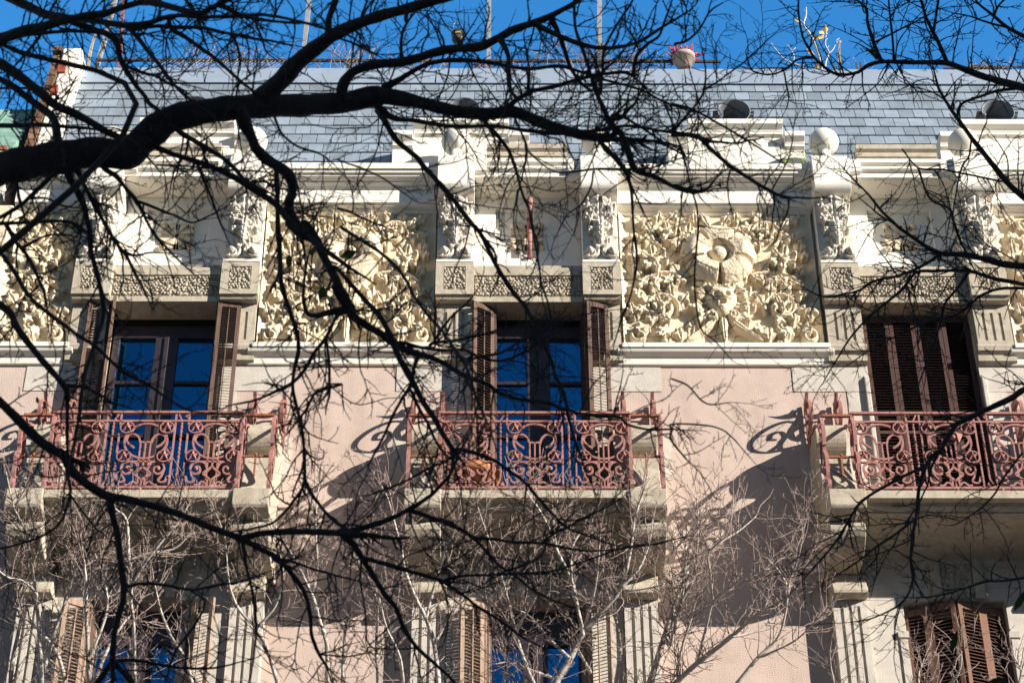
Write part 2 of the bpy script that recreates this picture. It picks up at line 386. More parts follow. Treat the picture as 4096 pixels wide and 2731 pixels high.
def framed_block(x0, x1, y0, y1, z0, z1, m, name, ix0, ix1, iz0, iz1, dep=.03):
    b = MB(); yr = y0+dep                                # block with a sunk rectangle
    b.box(x0, ix0, y0, y1, z0, z1); b.box(ix1, x1, y0, y1, z0, z1)
    b.box(ix0, ix1, y0, y1, z0, iz0); b.box(ix0, ix1, y0, y1, iz1, z1); b.box(ix0, ix1, yr, y1, iz0, iz1)
    return b.build(name, m, B)

# carved leaf of a console, in metres: .52 wide, 1.22 tall
A = Relief(.52, 1.24, .0085); ra = random.Random(11)
A.leaf(.26, .86, 90, .40, .16, .20, lobes=3, base=.04)
for s in (-1, 1):
    X_ = lambda v: .26+s*v
    f = lambda a: 90+s*(a-90)
    for (x, z, a, L, W, h) in ((.03, .95, 20, .24, .08, .16), (.05, .86, 50, .22, .07, .18), (.02, .80, -5, .22, .08, .15), (.05, .70, 35, .22, .075, .18), (.0, .66, -30, .24, .07, .14),
                               (.06, .60, 60, .20, .06, .16), (.0, .52, 15, .20, .06, .13), (.04, .46, 70, .2, .05, .15), (.0, .42, -15, .16, .05, .1), (.1, .98, 75, .22, .06, .15), (.12, .74, 95, .2, .05, .14), (.02, .36, 60, .14, .045, .12)):
        A.leaf(X_(x), z, f(a+ra.uniform(-10, 10)), L, W, h, lobes=ra.choice((2, 3)))
    for (x, z) in ((.09, .78), (.13, .66), (.06, .92), (.05, .56)): A.pit(X_(x), z, .035, .14)
    A.stroke(spiral(X_(.165), .105, .095, .05, f(-20), f(-20)-s*400, 60), .022, .025, .10, .13)
    A.dome(X_(.165), .115, .055, .10, .09)
    A.stroke(smooth_pts([(X_(.14), .03), (X_(.06), .06), (X_(.03), .16)], 10), .03, .025, .1, .1)
for k in range(5): A.leaf(.26, .28, 90+72*k, .12, .055, .10, base=.06, lobes=1)
A.dome(.26, .28, .035, .08, .10)
for z_, L_, W_ in ((.80, .26, .11), (.66, .22, .09), (.54, .20, .08), (.44, .16, .07)): A.leaf(.26, z_, -90, L_, W_, .20, lobes=2, base=.05)
A.H[[0, -1], :] = 0; A.H[:, [0, -1]] = 0
acan_src = None; ball_src = None; peb_src = None
for bi, c in enumerate(BAYS):
    for s in (-1, 1):
        x = c+s*CX; x0, x1 = x-CHW, x+CHW
        # fluted pilaster beside the window
        f = MB(); z0, z1 = 21.36, 22.10; wd = x1-x0-.04
        f.box(x0+.02, x1-.02, -.12, .03, z0, z1)
        f.box(x0+.02, x1-.02, -.15, -.12, z0, z0+.08); f.box(x0+.02, x1-.02, -.15, -.12, z1-.14, z1)
        xs = [x0+.02+wd*t for t in (0, .22, .30, .46, .54, .70, .78, 1)]
        for a_, b_ in ((0, 1), (2, 3), (4, 5), (6, 7)): f.box(xs[a_], xs[b_], -.15, -.12, z0+.08, z1-.14)
        f.prism([(.0, 21.355), (-.17, 21.355), (-.185, 21.31), (-.17, 21.24), (-.11, 21.20), (-.10, 21.10), (.0, 21.06)], 'x', x0, x1)
        f.build('pilaster', M['stone'], B)
        blk = framed_block(x0, x1, -.33, .03, 22.16, 22.77, M['stone'], 'pebbled_block', x-.165, x+.165, 22.25, 22.69)
        u = MB().prism([(.03, 22.155), (-.30, 22.155), (-.27, 22.105), (.03, 22.105)], 'x', x0+.01, x1-.01).build('block_base', M['stone'], blk)
        X_, Z_, H_ = pb_small
        if peb_src is None: peb_src = MB().field(X_-.165, Z_, -H_, False).build('pebble_inlay', M['stone'], blk, recalc=False); o = peb_src
        else: o = inst(peb_src, blk)
        o.location = (x, -.302, 22.25)
        # console
        k = MB()
        k.box(x0-.0, x1+.0, -.34, .1, 22.775, 22.83)
        k.box(x0+.015, x1-.015, -.29, .1, 22.83, 23.05); k.box(x0+.015, x1-.015, -.25, .1, 23.05, 24.02)
        k.prism([(.3, 24.75), (-.56, 24.75), (-.56, 24.33), (-.575, 24.325)]+[(-.42+.16*cos(radians(a)), 24.19+.15*sin(radians(a))) for a in range(170, 301, 13)]+[(-.25, 24.03), (.3, 24.03)], 'x', x0, x1)
        ko = k.build('console', M['white'], B, bevel=.008)
        if acan_src is None: acan_src = MB().field(A.X-.26, A.Z, -A.H).build('acanthus_leaf', M['acan'], ko, recalc=False); o = acan_src
        else: o = inst(acan_src, ko)
        o.location = (x, -.285, 22.84); o.rotation_euler = (0, 0, 0)
        # stone ball on a small neck
        if ball_src is None:
            q = MB(); q.sphere((0, 0, 0), .236, 36); q.lathe([(.0, -.52), (.15, -.52), (.15, -.46), (.10, -.42), (.09, -.2), (0, -.2)], (0, 0, 0), n=24)
            ball_src = q.build('stone_ball', M['white'], ko); o = ball_src
        else: o = inst(ball_src, ko)
        o.location = (x-.01, -.30, 25.27)
    # lintel with the pebbled strip
    lo = framed_block(c-OW, c+OW, -.22, .03, 22.10, 22.80, M['stone'], 'lintel', c-OW+.004, c+OW-.004, 22.20, 22.615, .035)
    o = MB().field(pb_long[0]-.80, pb_long[1], -pb_long[2], False).build('pebble_inlay', M['stone'], lo, recalc=False); o.location = (c, -.188, 22.222)
    MB().box(c-OW, c+OW, .031, .28, 22.115, 22.8).build('soffit', M['stone'], lo)
    # white wall above the window with a sunk square and its star
    h = (c-.485+.466-.466-.0, )
    wl = MB(); q0, q1, r0, r1 = c-.49, c+.49, 23.20, 24.20; yy = .08
    wl.box(c-OW, q0, yy, .3, 22.80, 24.42); wl.box(q1, c+OW, yy, .3, 22.80, 24.42)
    wl.box(q0, q1, yy, .3, 22.80, r0); wl.box(q0, q1, yy, .3, r1, 24.42); wl.box(q0, q1, .17, .3, r0, r1)
    bw = wl.build('bay_wall', M['white'], B, bevel=.006)
    zc = (r0+r1)/2-.01
    # pierced star screen: petals raised over a dark square, corner knobs
    dk = MB().box(c-.245, c+.245, .166, .17, zc-.255, zc+.255).build('vent_opening', M['dark'], bw)
    st = MB()
    for a in range(0, 360, 45):
        ca, sa = cos(radians(a+22.5)), sin(radians(a+22.5)); L_ = .26 if True else .2
        st.prism([(c+.03*ca, zc+.03*sa), (c+L_*cos(radians(a+10)), zc+L_*sin(radians(a+10))), (c+L_*1.03*ca, zc+L_*1.03*sa), (c+L_*cos(radians(a+35)), zc+L_*sin(radians(a+35)))], 'y', .12, .165)
    for ax in (-1, 1):
        for az in (-1, 1): st.sphere((c+ax*.215, .15, zc+az*.225), .055, 12)
    for a in range(0, 360, 45):
        st.prism([(c+.02*cos(radians(a+90)), zc+.02*sin(radians(a+90))), (c+.27*cos(radians(a)), zc+.27*sin(radians(a))), (c+.02*cos(radians(a-90)), zc+.02*sin(radians(a-90)))], 'y', .13, .165)
    st.build('star_grille', M['cream'], bw)
    # fascia over the bay
    fa = MB()
    fa.prism([(.3, 24.74), (-.50, 24.74), (-.50, 24.49), (-.43, 24.47), (-.42, 24.42), (.3, 24.42)], 'x', c-OW, c-.622); fa.prism([(.3, 24.74), (-.50, 24.74), (-.50, 24.49), (-.43, 24.47), (-.42, 24.42), (.3, 24.42)], 'x', c+.622, c+OW)
    fa.prism([(.3, 24.738), (-.498, 24.738), (-.498, 24.665), (-.42, 24.655), (-.42, 24.622)]+[(-.44-.045*sin(radians(a)), 24.572+.045*cos(radians(a))) for a in range(20, 161, 20)]+[(-.42, 24.52), (-.42, 24.425), (-.36, 24.40), (-.33, 24.425), (.3, 24.425)], 'x', c-.621, c+.621)
    fo = fa.build('fascia', M['white'], B, bevel=.006)
    cp = MB(); cp.box(c-.63, c+.63, -.36, .1, 24.742, 24.90); cp.prism([(.1, 24.90), (-.38, 24.90), (-.38, 24.95), (-.36, 25.0), (-.41, 25.04), (-.41, 25.13), (.1, 25.13)], 'x', c-.63, c+.63)
    cp.build('fascia_cap', M['stone'], fo)

# ---- cornice over the carved panels
ends = [XL-.02]+[v for c in BAYS for v in (c-CX-CHW, c+CX+CHW)]+[XR]
for i in range(0, len(ends), 2):
    a, b = ends[i], ends[i+1]
    prof = [(.3, 24.665), (-.47, 24.665), (-.47, 24.55), (-.44, 24.55), (-.43, 24.50), (-.40, 24.50), (-.385, 24.46), (-.33, 24.43), (-.30, 24.43), (-.30, 24.40), (-.245, 24.375), (-.215, 24.345),
            (-.20, 24.345), (-.20, 24.085), (-.185, 24.085), (-.15, 24.05), (-.08, 24.02), (-.06, 23.985), (.3, 23.985)]
    MB().prism(prof, 'x', a, b).build('cornice', M['white'], B, bevel=.004)

# ---- stepped dormer parapets at the foot of the roof
PED = [-4.95, -.58, 3.81, 8.15]
def mould(x0, x1, zt, y=.06):
    return [(.5, zt), (y-.17, zt), (y-.17, zt-.10), (y-.15, zt-.115), (y-.09, zt-.15), (y-.06, zt-.20), (y-.06, zt-.23), (y, zt-.27), (y, 24.67), (.5, 24.67)]
for c in PED:
    q = MB(); q.prism(mould(0, 0, 25.97), 'x', c-.76, c+.76)
    q.prism(mould(0, 0, 25.72, .075), 'x', c-1.09, c-.765); q.prism(mould(0, 0, 25.72, .075), 'x', c+.765, c+1.09)
    q.build('roof_parapet', M['white'], B, bevel=.006)

# ---- slate roof, zinc flashing, terrace edge
RY0, RZ0, RY1, RZ1 = .30, 24.9, 1.30, 28.13
d = np.array([0, RY1-RY0, RZ1-RZ0]); LEN = np.linalg.norm(d); d /= LEN; nr = np.array([0, -d[2], d[1]])
sl_ = MB(); rs = random.Random(5); rowh = .298; wsl = .245; rows = int(LEN/rowh)
for r_ in range(rows+1):
    t0 = LEN-(r_+1)*rowh; t1 = min(LEN, t0+rowh+.05)
    if t1 < 0: break
    x = XL+.3-(.5*wsl if r_ % 2 else 0)
    while x < XR:
        a = x+.005; b = x+wsl-.005; lift = .026+rs.uniform(0, .008); sk = rs.uniform(-.004, .004)
        o = np.array([0, RY0, RZ0])
        lo0 = o+d*(t0+sk)+nr*lift; lo1 = o+d*(t0-sk)+nr*(lift+rs.uniform(-.003, .003)); hi = o+d*t1+nr*.004
        V = [(a, lo0[1], lo0[2]), (b, lo1[1], lo1[2]), (b, hi[1], hi[2]), (a, hi[1], hi[2])]
        V += [(vx, vy-nr[1]*.018, vz-nr[2]*.018) for vx, vy, vz in V]
        sl_.add(V, [(0, 1, 2, 3), (7, 6, 5, 4), (0, 4, 5, 1), (1, 5, 6, 2), (2, 6, 7, 3), (3, 7, 4, 0)])
        x += wsl
roof = sl_.build('slate_roof', M['slate'], B, recalc=False)
MB().prism([(RY0, RZ0), (RY1, RZ1), (10, RZ1), (10, RZ0)], 'x', XL+.3, XR).build('roof_deck', M['darkmetal'], roof)
fl = MB()
xs = [XL+.3, -5.0, -1.55+.5, 2.99+.25, 7.0, XR]
for a, b in zip(xs[:-1], xs[1:]): fl.prism([(RY1-.055, RZ1-.03), (RY1-.035, RZ1-.03), (RY1+.155, RZ1+.525), (RY1+.21, RZ1+.545), (RY1+1.5, RZ1+.49), (RY1+1.5, RZ1+.1), (RY1+.05, RZ1+.1)], 'x', a+.002, b-.002)
fl.build('flashing', M['zinc'], B)

# ---- round roof vents with wire mesh
vent_src = []
for vi, (c, z) in enumerate(((-4.95, 26.74), (-.55, 26.72), (3.86, 26.70), (8.18, 26.70))):
    v = MB(); y0 = .30
    hood = [(.29, .75), (.29, .30), (.30, .12), (.335, .0), (.315, .0), (.285, .06), (.255, .10), (.25, .17), (.21, .19), (.205, .26), (.175, .28), (.17, .5)]
    v.lathe([(r_*1.02, h_) for r_, h_ in hood], (0, 0, 0), 'y', 40)
    for s in (-1, 1):
        v.box(s*.31-.06 if s < 0 else .27, s*.31+.04 if s < 0 else .40, .05, .5, -.06, .0); v.box(-.42 if s < 0 else .33, -.33 if s < 0 else .42, .02, .5, .0, .03)
        v.tube([(s*.33, .2, -.05), (s*.30, .2, -.16), (s*.31, .2, -.30), (s*.40, .2, -.40)], [.03, .03, .03, .02], 8)
    if vi == 0:
        v0 = v.build('roof_vent', M['lead'], B); v0.location = (c, y0, z-.16); v0.scale = (.80, .9, .80)
        g = MB(); g.lathe([(.0, .34), (.18, .34)], (0, 0, 0), 'y', 32); bk = g.build('vent_backing', M['dark'], v0)
        g = MB()
        for k in range(-7, 8):
            t = k*.024; hh = sqrt(max(0, .172**2-t*t))
            if hh < .02: continue
            for s in (-1, 1):
                P = [((t*.87+s*u*.5), .27, (-s*t*.5*1+u*.87)) for u in np.linspace(-hh, hh, 2)]
                g.tube(P, .0017, 4)
        gr = g.build('vent_mesh', M['metal'], v0)
    else:
        o = inst(v0, B, (c, y0, z-.16)); inst(bk, o); inst(gr, o)

# ---- gable end of the party wall with its tile edge
gp = [(.05, 24.7), (.98, 28.15), (.98, 28.62), (1.06, 28.72), (1.9, 28.74), (1.9, 24.7)]
gw = MB().prism(gp, 'x', XL-.02, XL+.30).build('gable_wall', M['white'], B, bevel=.03)
t_ = MB()
for k in range(22):
    z = 24.9+k*.165; y = .02+(z-24.7)/3.45*.93
    t_.box(XL-.15-.02*(k % 2), XL-.03, min(y, 1.0)-.03+.05*(k % 2), 2.0, z, z+.15)
t_.box(XL-.19, XL-.03, .95, 1.9, 28.56, 28.66)
t_.build('tile_edge', M['tile'], gw)
MB().box(XL-.03, XL+.10, .90, 1.2, 28.0, 28.28).build('bare_brick', M['brick'], gw)
MB().box(XL-.028, XL+.08, .70, 1.0, 27.3, 27.5).build('bare_brick', M['brick'], gw)

# ---- windows and shutters
def window(c, y, z0, z1, hw, gtop, mun, head):
    f = MB()
    f.box(c-hw, c-hw+.10, y-.04, y+.06, z0, z1); f.box(c+hw-.10, c+hw, y-.04, y+.06, z0, z1)
    f.box(c-hw+.1, c+hw-.1, y-.04, y+.06, gtop, z1)
    f.box(c-.17, c+.17, y-.045, y+.06, z0, gtop); f.box(c-.035, c+.035, y-.075, y-.045, z0, gtop)
    for z in mun:
        f.box(c-hw+.1, c-.17, y-.03, y+.05, z-.03, z+.03); f.box(c+.17, c+hw-.1, y-.03, y+.05, z-.03, z+.03)
    fo = f.build('window', M['frame'], B, bevel=.008)
    zs = [z0+.02]+sorted(mun)+[gtop]
    for s in (-1, 1):
        a, b = sorted((c+s*.17, c+s*(hw-.10)))
        for z, zz in zip(zs[:-1], zs[1:]):
            pv = MB(); t1, t2 = random.uniform(-.004, .004), random.uniform(-.004, .004)
            pv.add([(a, y+.01+t1, z), (b, y+.01+t2, z), (b, y+.01-t1, zz), (a, y+.01-t2, zz)], [(0, 1, 2, 3)])
            pv.build('pane', M['glass'], fo)
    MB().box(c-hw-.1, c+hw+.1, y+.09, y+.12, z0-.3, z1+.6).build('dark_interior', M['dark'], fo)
    return fo
def shutter(p0, p1, z0, z1, m, parts=2, rod=True, flip=1, th=.045, name='shutter'):
    p0, p1 = np.array([*p0, 0.]), np.array([*p1, 0.]); u = p1-p0; L = np.linalg.norm(u); u /= L
    n = np.array([u[1], -u[0], 0])*flip; zv = np.array([0, 0, 1.]); b = MB(); sw = min(.06, L*.2)
    def bx(t0, t1, n0, n1, a, e): b.obox(p0+u*(t0+t1)/2+n*(n0+n1)/2+zv*(a+e)/2, u*(t1-t0)/2, n*(n1-n0)/2, zv*(e-a)/2)
    bx(0, sw, -th/2, th/2, z0, z1); bx(L-sw, L, -th/2, th/2, z0, z1)
    H_ = z1-z0; rl = [z0, z0+H_*.30, z0+H_*.62, z1-.09] if parts == 3 else [z0, z0+H_*.45, z1-.09]
    for r_ in rl: bx(sw, L-sw, -th/2+.004, th/2-.004, r_, r_+(.09 if r_ in (rl[0], rl[-1]) else .055))
    z = z0+.1
    while z < z1-.11:
        if all(not (r_-.03 < z < r_+.07) for r_ in rl[1:-1]):
            tl = np.array([n*.018*1.0+zv*-.022]).sum(0)
            c_ = p0+u*L/2+zv*z; b.obox(c_, u*(L/2-sw), n*.020-zv*.015, (zv*.9+n*.9)*.003)
        z += .052
    if rod: bx(L/2-.008, L/2+.008, th/2-.002, th/2+.014, z0+.12, z1-.14)
    return b.build(name, m, B)

for bi, c in enumerate(BAYS):
    if bi < 2:
        window(c+(.15 if bi == 1 else .02), .27, 18.16, 21.98, .80, 21.76, [20.94, 19.98, 19.1], 0)
        MB().box(c-OW, c+OW, .24, .30, 21.98, 22.13).build('dark_head_panel', M['dark'], B)  # near-black panel across the gap above the window
    else:
        xs = [c-.80, c-.40, c-.01, c+.39, c+.79]
        for k in range(4): shutter((xs[k]+.004, .10-.0*(k % 2)), (xs[k+1]-.004, .10), 18.17, 22.05, M['wood3'], 2, rod=False)
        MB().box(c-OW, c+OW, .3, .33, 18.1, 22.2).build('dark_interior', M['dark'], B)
c = BAYS[0]
shutter((c-.80, -.06), (c-1.12, -.20), 18.3, 22.13, M['wood'], 2, flip=-1)
shutter((c-.81, -.05), (c-.72, -.30), 18.3, 22.13, M['wood'], 2, rod=False, flip=-1)
shutter((c+.80, -.20), (c+1.14, -.16), 18.3, 22.10, M['wood'], 2)
shutter((c+.80, -.19), (c+.78, .20), 18.3, 22.10, M['wood'], 2, rod=False)
c = BAYS[1]
shutter((c-.82, -.27), (c-.52, -.06), 18.3, 22.08, M['wood'], 2)
shutter((c-.50, -.06), (c-.49, .22), 18.3, 22.08, M['wood'], 2, rod=False)
shutter((c+.86, -.26), (c+1.18, -.17), 18.3, 22.08, M['wood'], 2)
shutter((c+.85, -.25), (c+.80, .22), 18.3, 22.08, M['wood'], 2, rod=False)
# ---- upright pole on the white wall over the middle window
pl = MB(); pl.tube([(.50, .04, 23.19), (.505, .03, 23.80)], .034, 12); pl.tube([(.505, .03, 23.78), (.51, -.14, 24.20)], [.040, .046], 14); pl.sphere((.51, -.14, 24.20), .046, 12)
po = pl.build('wall_pole', M['iron'], B)
pl = MB(); pl.tube([(.505, .0, 23.86), (.506, -.02, 23.92)], .052, 14); pl.box(.46, .55, .04, .09, 23.2, 23.27); pl.build('pole_collar', M['rust'], po)

# ---- balconies with their ironwork
def stars(m, x, z, y, r=.098):
    V = [(x, y-.05, z)]
    for k in range(10):
        a = radians(90+36*k); q = r if k % 2 == 0 else r*.42; V.append((x+q*cos(a), y-(.0 if k % 2 == 0 else .0), z+q*sin(a)))
    V.append((x, y+.02, z))
    m.add(V, [(0, i, i % 10+1) for i in range(1, 11)]+[(11, i % 10+1, i) for i in range(1, 11)])
    m.bar([(px, y+.0, pz_) for px, pz_ in arc(x, z-.02, r*.95, 0, 360, 20)], (0, 1, 0), .016, .03)
def railing_mesh():
    m = MB(); y = 0; n = (0, 1, 0); Z = 0                       # z measured from the slab top
    B2 = lambda P, w_=.022, t=.022: m.bar([(x, y, z) for x, z in P], n, w_, t)
    for z, hh, t in ((1.32, .035, .05), (1.175, .028, .035), (.085, .035, .04)): m.box(-1.31, 1.31, -t/2, t/2, z-hh/2, z+hh/2)
    for cx in (-.93, 0, .93):
        hw = .375
        for s in (-1, 1): m.box(cx+s*hw-.012, cx+s*hw+.012, -.012, .012, .1, 1.30)
        m.box(cx-hw, cx+hw, -.012, .012, .492, .516)
        zc = .84
        B2(arc(cx, zc, .288, 0, 360, 40), .028, .03)
        for s in (-1, 1):
            for zz in (1.075, .60): stars(m, cx+s*.272, zz, -.02)
            m.box(cx+s*.068-.010, cx+s*.068+.010, -.012, .012, .20, .82)
            # lyre loop inside the circle
            P = smooth_pts([(cx+s*.068, .80), (cx+s*.10, .90), (cx+s*.17, .955), (cx+s*.245, .93), (cx+s*.262, .86), (cx+s*.22, .79), (cx+s*.15, .735)], 5)
            B2(P, .026, .026)
            # lower scroll
            P = smooth_pts([(cx+s*.068, .40), (cx+s*.10, .475), (cx+s*.18, .50), (cx+s*.27, .46), (cx+s*.285, .37), (cx+s*.22, .30), (cx+s*.16, .34), (cx+s*.165, .41), (cx+s*.215, .42), (cx+s*.225, .375)], 5)
            B2(P, .026, .028); m.sphere((cx+s*.21, -.01, .385), .028, 10)
            P = smooth_pts([(cx+s*.285, .37), (cx+s*.26, .27), (cx+s*.225, .205), (cx+s*.27, .165), (cx+s*.32, .19), (cx+s*.335, .25), (cx+s*.36, .255)], 5)
            B2(P, .026, .028); m.sphere((cx+s*.36, -.01, .25), .022, 8)
            P = smooth_pts([(cx+s*.045, .11), (cx+s*.075, .16), (cx+s*.12, .17), (cx+s*.17, .125), (cx+s*.22, .13)], 5); B2(P, .026, .026)
            B2([(cx+s*.068, .25), (cx+s*.045, .20), (cx+s*.045, .11)], .024, .024)
        m.box(cx-.010, cx+.010, -.012, .012, .40, .82); B2(smooth_pts([(cx-.08, .80), (cx-.05, .825), (cx, .815), (cx+.05, .825), (cx+.08, .80)], 4), .022, .024)
        dm = [(cx, .42), (cx+.115, .31), (cx, .20), (cx-.115, .31)]
        for a, b in zip(dm, dm[1:]+dm[:1]): B2([a, b], .03, .03)
        m.box(cx-.010, cx+.010, -.012, .012, .10, .20)
    for cx in (-.465, .465):
        # twisted bar and its bent ends
        V = []; k = 60
        for i in range(k+1):
            z = .28+.86*i/k; a = i*2*pi*6/k; wob = .0
            for jx in range(4):
                q = a+jx*pi/2; rr_ = .020 if jx % 2 == 0 else .013
                V.append((cx+rr_*cos(q), rr_*sin(q), z))
        m.add(V, [(i*4+jx, i*4+(jx+1) % 4, (i+1)*4+(jx+1) % 4, (i+1)*4+jx) for i in range(k) for jx in range(4)])
        s = 1 if cx > 0 else -1
        B2([(cx, 1.14), (cx, 1.18), (cx-s*.06*-1*-1, 1.31)], .02, .02); B2([(cx, .28), (cx, .24), (cx+s*.055, .10)], .02, .02)
        m.add([(cx+s*.05, 0, 1.30), (cx+s*.075, -.03, 1.29), (cx+s*.07, -.01, 1.22), (cx+s*.035, -.03, 1.24)], [(0, 1, 2, 3), (3, 2, 1, 0)])
        m.prism([(cx-s*.06, .10), (cx-s*.035, .17), (cx-s*.0, .10)], 'y', -.03, .02)
    for x in (-.6, .0, .6): m.sphere((x, -.03, .04), .025, 8)
    return m
def side_scroll_mesh():
    m = MB(); n = (1, 0, 0); K = lambda P, w_=.035, t=.05: m.bar([(0, -d_, z) for d_, z in P], n, w_, t)
    # front: foot curl, lower C-scroll, upper C-scroll to the rail
    K(smooth_pts([(1.24, .01), (1.30, .10), (1.28, .18), (1.21, .19), (1.20, .13)], 5))
    K(smooth_pts([(1.26, .02), (1.21, .20), (1.26, .33), (1.29, .50), (1.24, .66), (1.12, .68), (1.07, .60), (1.12, .54)], 5))
    K(smooth_pts([(1.12, .30), (1.07, .42), (1.18, .46)], 5), .03)
    K(smooth_pts([(1.22, .55), (1.17, .72), (1.22, .88), (1.25, .98)], 5), .045)
    K(smooth_pts([(1.22, .80), (1.25, 1.05), (1.22, 1.20), (1.15, 1.32), (1.04, 1.33), (.99, 1.24), (1.04, 1.17), (1.09, 1.21)], 5), .04)
    K([(1.25, 1.0), (1.22, .86)], .06)
    K(smooth_pts([(1.18, .55), (1.05, .52), (.97, .62), (.95, .80), (.98, 1.0), (1.06, 1.12)], 5), .035)
    # stay running back over the stone volute, small curls on it
    K(smooth_pts([(1.12, 1.05), (.98, 1.28), (.72, 1.48), (.45, 1.55), (.12, 1.72)], 5), .035)
    K(spiral(.19, 1.58, .09, .03, 200, -160, 24), .035)
    # big scroll against the wall with its leaf-shaped spike
    K(smooth_pts([(.03, 1.72), (.16, 1.75), (.33, 1.80), (.45, 1.92), (.46, 2.06), (.34, 2.19), (.17, 2.22), (.05, 2.14)], 6), .03)
    K(smooth_pts([(.31, 1.80), (.22, 1.86), (.17, 1.96), (.20, 2.07), (.28, 2.08), (.30, 2.00), (.25, 1.97)], 6), .026)
    K(smooth_pts([(.03, 1.80), (.10, 1.90), (.11, 2.02), (.05, 2.14), (.02, 2.22), (.10, 2.28), (.05, 2.36)], 5), .04)
    K(smooth_pts([(.06, 2.28), (.14, 2.30), (.20, 2.33), (.28, 2.40)], 5), [.03, .06, .075, .08, .08, .075, .07, .06, .055, .045, .04, .03, .02, .016, .012, .008])
    K([(.015, 1.50), (.015, 2.38)], .03, .03)
    return m
rail_src = scroll_src = None
for bi, c0 in enumerate(BAYS):
    c = c0+(.05 if bi == 1 else (.18 if bi == 0 else -.09)); zt = 17.97
    b = MB(); b.box(c-1.25, c+1.25, -1.34, .0, zt-.12, zt)
    b.prism([(0, zt-.122), (-1.22, zt-.122), (-1.20, zt-.17), (-1.16, zt-.20), (-1.12, zt-.20), (-1.12, zt-.225), (-1.06, zt-.24), (0, zt-.24)], 'x', c-1.25, c+1.25)
    cove = [(-1.03, zt-.242)]+[(-.18-.84*(1-sin(radians(a))), zt-.243-.13*(1-cos(radians(a)))) for a in range(0, 91, 10)]+[(0, zt-.373), (0, zt-.242)]
    b.prism(cove, 'x', c-1.25, c+1.25)
    bo = b.build('balcony', M['stone'], B, bevel=.008)
    for s in (-1, 1):
        x = c+s*1.50; x0, x1 = x-.245, x+.245
        k = MB(); k.prism([(0, zt+.004), (-1.38, zt+.004), (-1.38, zt-.25), (-1.35, zt-.29), (-1.17, zt-.33), (-1.10, zt-.34), (0, zt-.34)], 'x', x0, x1)
        # scrolled corbel under the pedestal, cap, fluted pilaster
        k.prism([(0, zt-.342), (-1.06, zt-.342), (-1.13, zt-.37), (-1.155, 17.54), (-1.14, 17.48), (-1.08, 17.41), (-.98, 17.35), (-.85, 17.31), (-.70, 17.29), (-.45, 17.29), (0, 17.29)], 'x', x0+.005, x1-.005)
        xp = c+s*1.42; p0_, p1_ = xp-.235, xp+.235
        k.prism([(0, 17.288), (-.33, 17.288), (-.34, 17.15), (-.40, 17.05), (-.415, 17.0), (-.405, 16.955), (-.36, 16.95), (0, 16.95)], 'x', p0_, p1_)
        k.build('corbel', M['stone'], bo, bevel=.012)
        fp = MB(); a0, a1 = p0_+.01, p1_-.01; wd = a1-a0; fp.box(a0, a1, -.17, 0, 11.5, 16.948)
        for t0, t1 in ((0, .20), (.30, .46), (.55, .71), (.80, 1)): fp.box(a0+wd*t0, a0+wd*t1, -.22, -.17, 11.5, 16.86)
        fp.box(a0, a1, -.22, -.17, 16.86, 16.948)
        fp.build('fluted_pilaster', M['pale'], B)
        # wall scroll behind the ironwork
        ws = MB(); ws.prism([(0, 19.69), (-.28, 19.67)]+[(-.42-.29*sin(radians(a)), 19.36+.27*cos(radians(a))) for a in range(0, 175, 12)]+[(-.50, 19.04), (-.70, 18.97), (-.73, 18.94), (-.74, 18.74), (-.80, 18.52), (-.92, 18.28), (-1.10, 18.08), (-1.32, zt+.03), (-1.34, zt+.006), (0, zt+.006)], 'x', x0+.03, x1-.03)
        ws.build('stone_volute', M['stone'], bo, bevel=.01)
        for dx in (-.21, .215):
            if scroll_src is None: scroll_src = side_scroll_mesh().build('side_scroll', M['iron'], bo); o = scroll_src
            else: o = inst(scroll_src, bo)
            o.location = (x+dx, -.03, zt)
        cr = MB(); cr.box(x-.21, x+.215, -1.25, -1.225, zt+.60, zt+.625); cr.box(x-.21, x+.215, -1.26, -1.215, zt+1.28, zt+1.315); cr.box(x-.0125, x+.0125, -1.25, -1.225, zt+.30, zt+.62); cr.sphere((x, -1.238, zt+.645), .022, 8)
        cr.build('cross_bar', M['rust'], bo)
    if rail_src is None: rail_src = railing_mesh().build('railing', M['iron'], bo); o = rail_src
    else: o = inst(rail_src, bo)
    o.location = (c, -1.25, zt+.01)
    if bi == 2:
        kn = MB(); V = []
        for cx_, cz_, q in ((.0, 1.0, .085), (.075, .90, .11)):
            kn.add([(c+cx_, -1.39, zt+cz_)]+[(c+cx_+q*cos(radians(a+20)), -1.31, zt+cz_+q*sin(radians(a+20))) for a in (0, 90, 180, 270)]+[(c+cx_, -1.26, zt+cz_)],
                   [(0, 1, 2), (0, 2, 3), (0, 3, 4), (0, 4, 1), (5, 2, 1), (5, 3, 2), (5, 4, 3), (5, 1, 4)])
        kn.sphere((c+.03, -1.36, zt+.86), .03, 8); kn.build('iron_flower', M['iron'], bo)

    # ---- storey below: stone bay with mouldings, key block, window and shutters
    lb = MB(); f = -.15; i0, i1 = c-1.19, c+1.19
    for a, e in ((i0, c-LO), (c+LO, i1)): lb.box(a, e, f, 0, 11.5, 16.99)
    lb.box(i0, i1, f, 0, 16.99, 17.19); lb.box(i0, i1, f-.012, 0, 17.19, 17.235); lb.box(i0, i1, f+.03, 0, 17.235, 17.53)
    lb.prism([(0, 17.66), (f, 17.66), (f, 17.63), (f-.03, 17.60), (f-.03, 17.57), (f+.03, 17.53), (0, 17.53)], 'x', i0, i1); lb.box(i0, i1, f+.06, 0, 17.66, 17.90)
    for a, e in ((c-LO, c-LO+.13), (c+LO-.13, c+LO)): pass
    lo = lb.build('window_surround', M['pale'], B, bevel=.008)
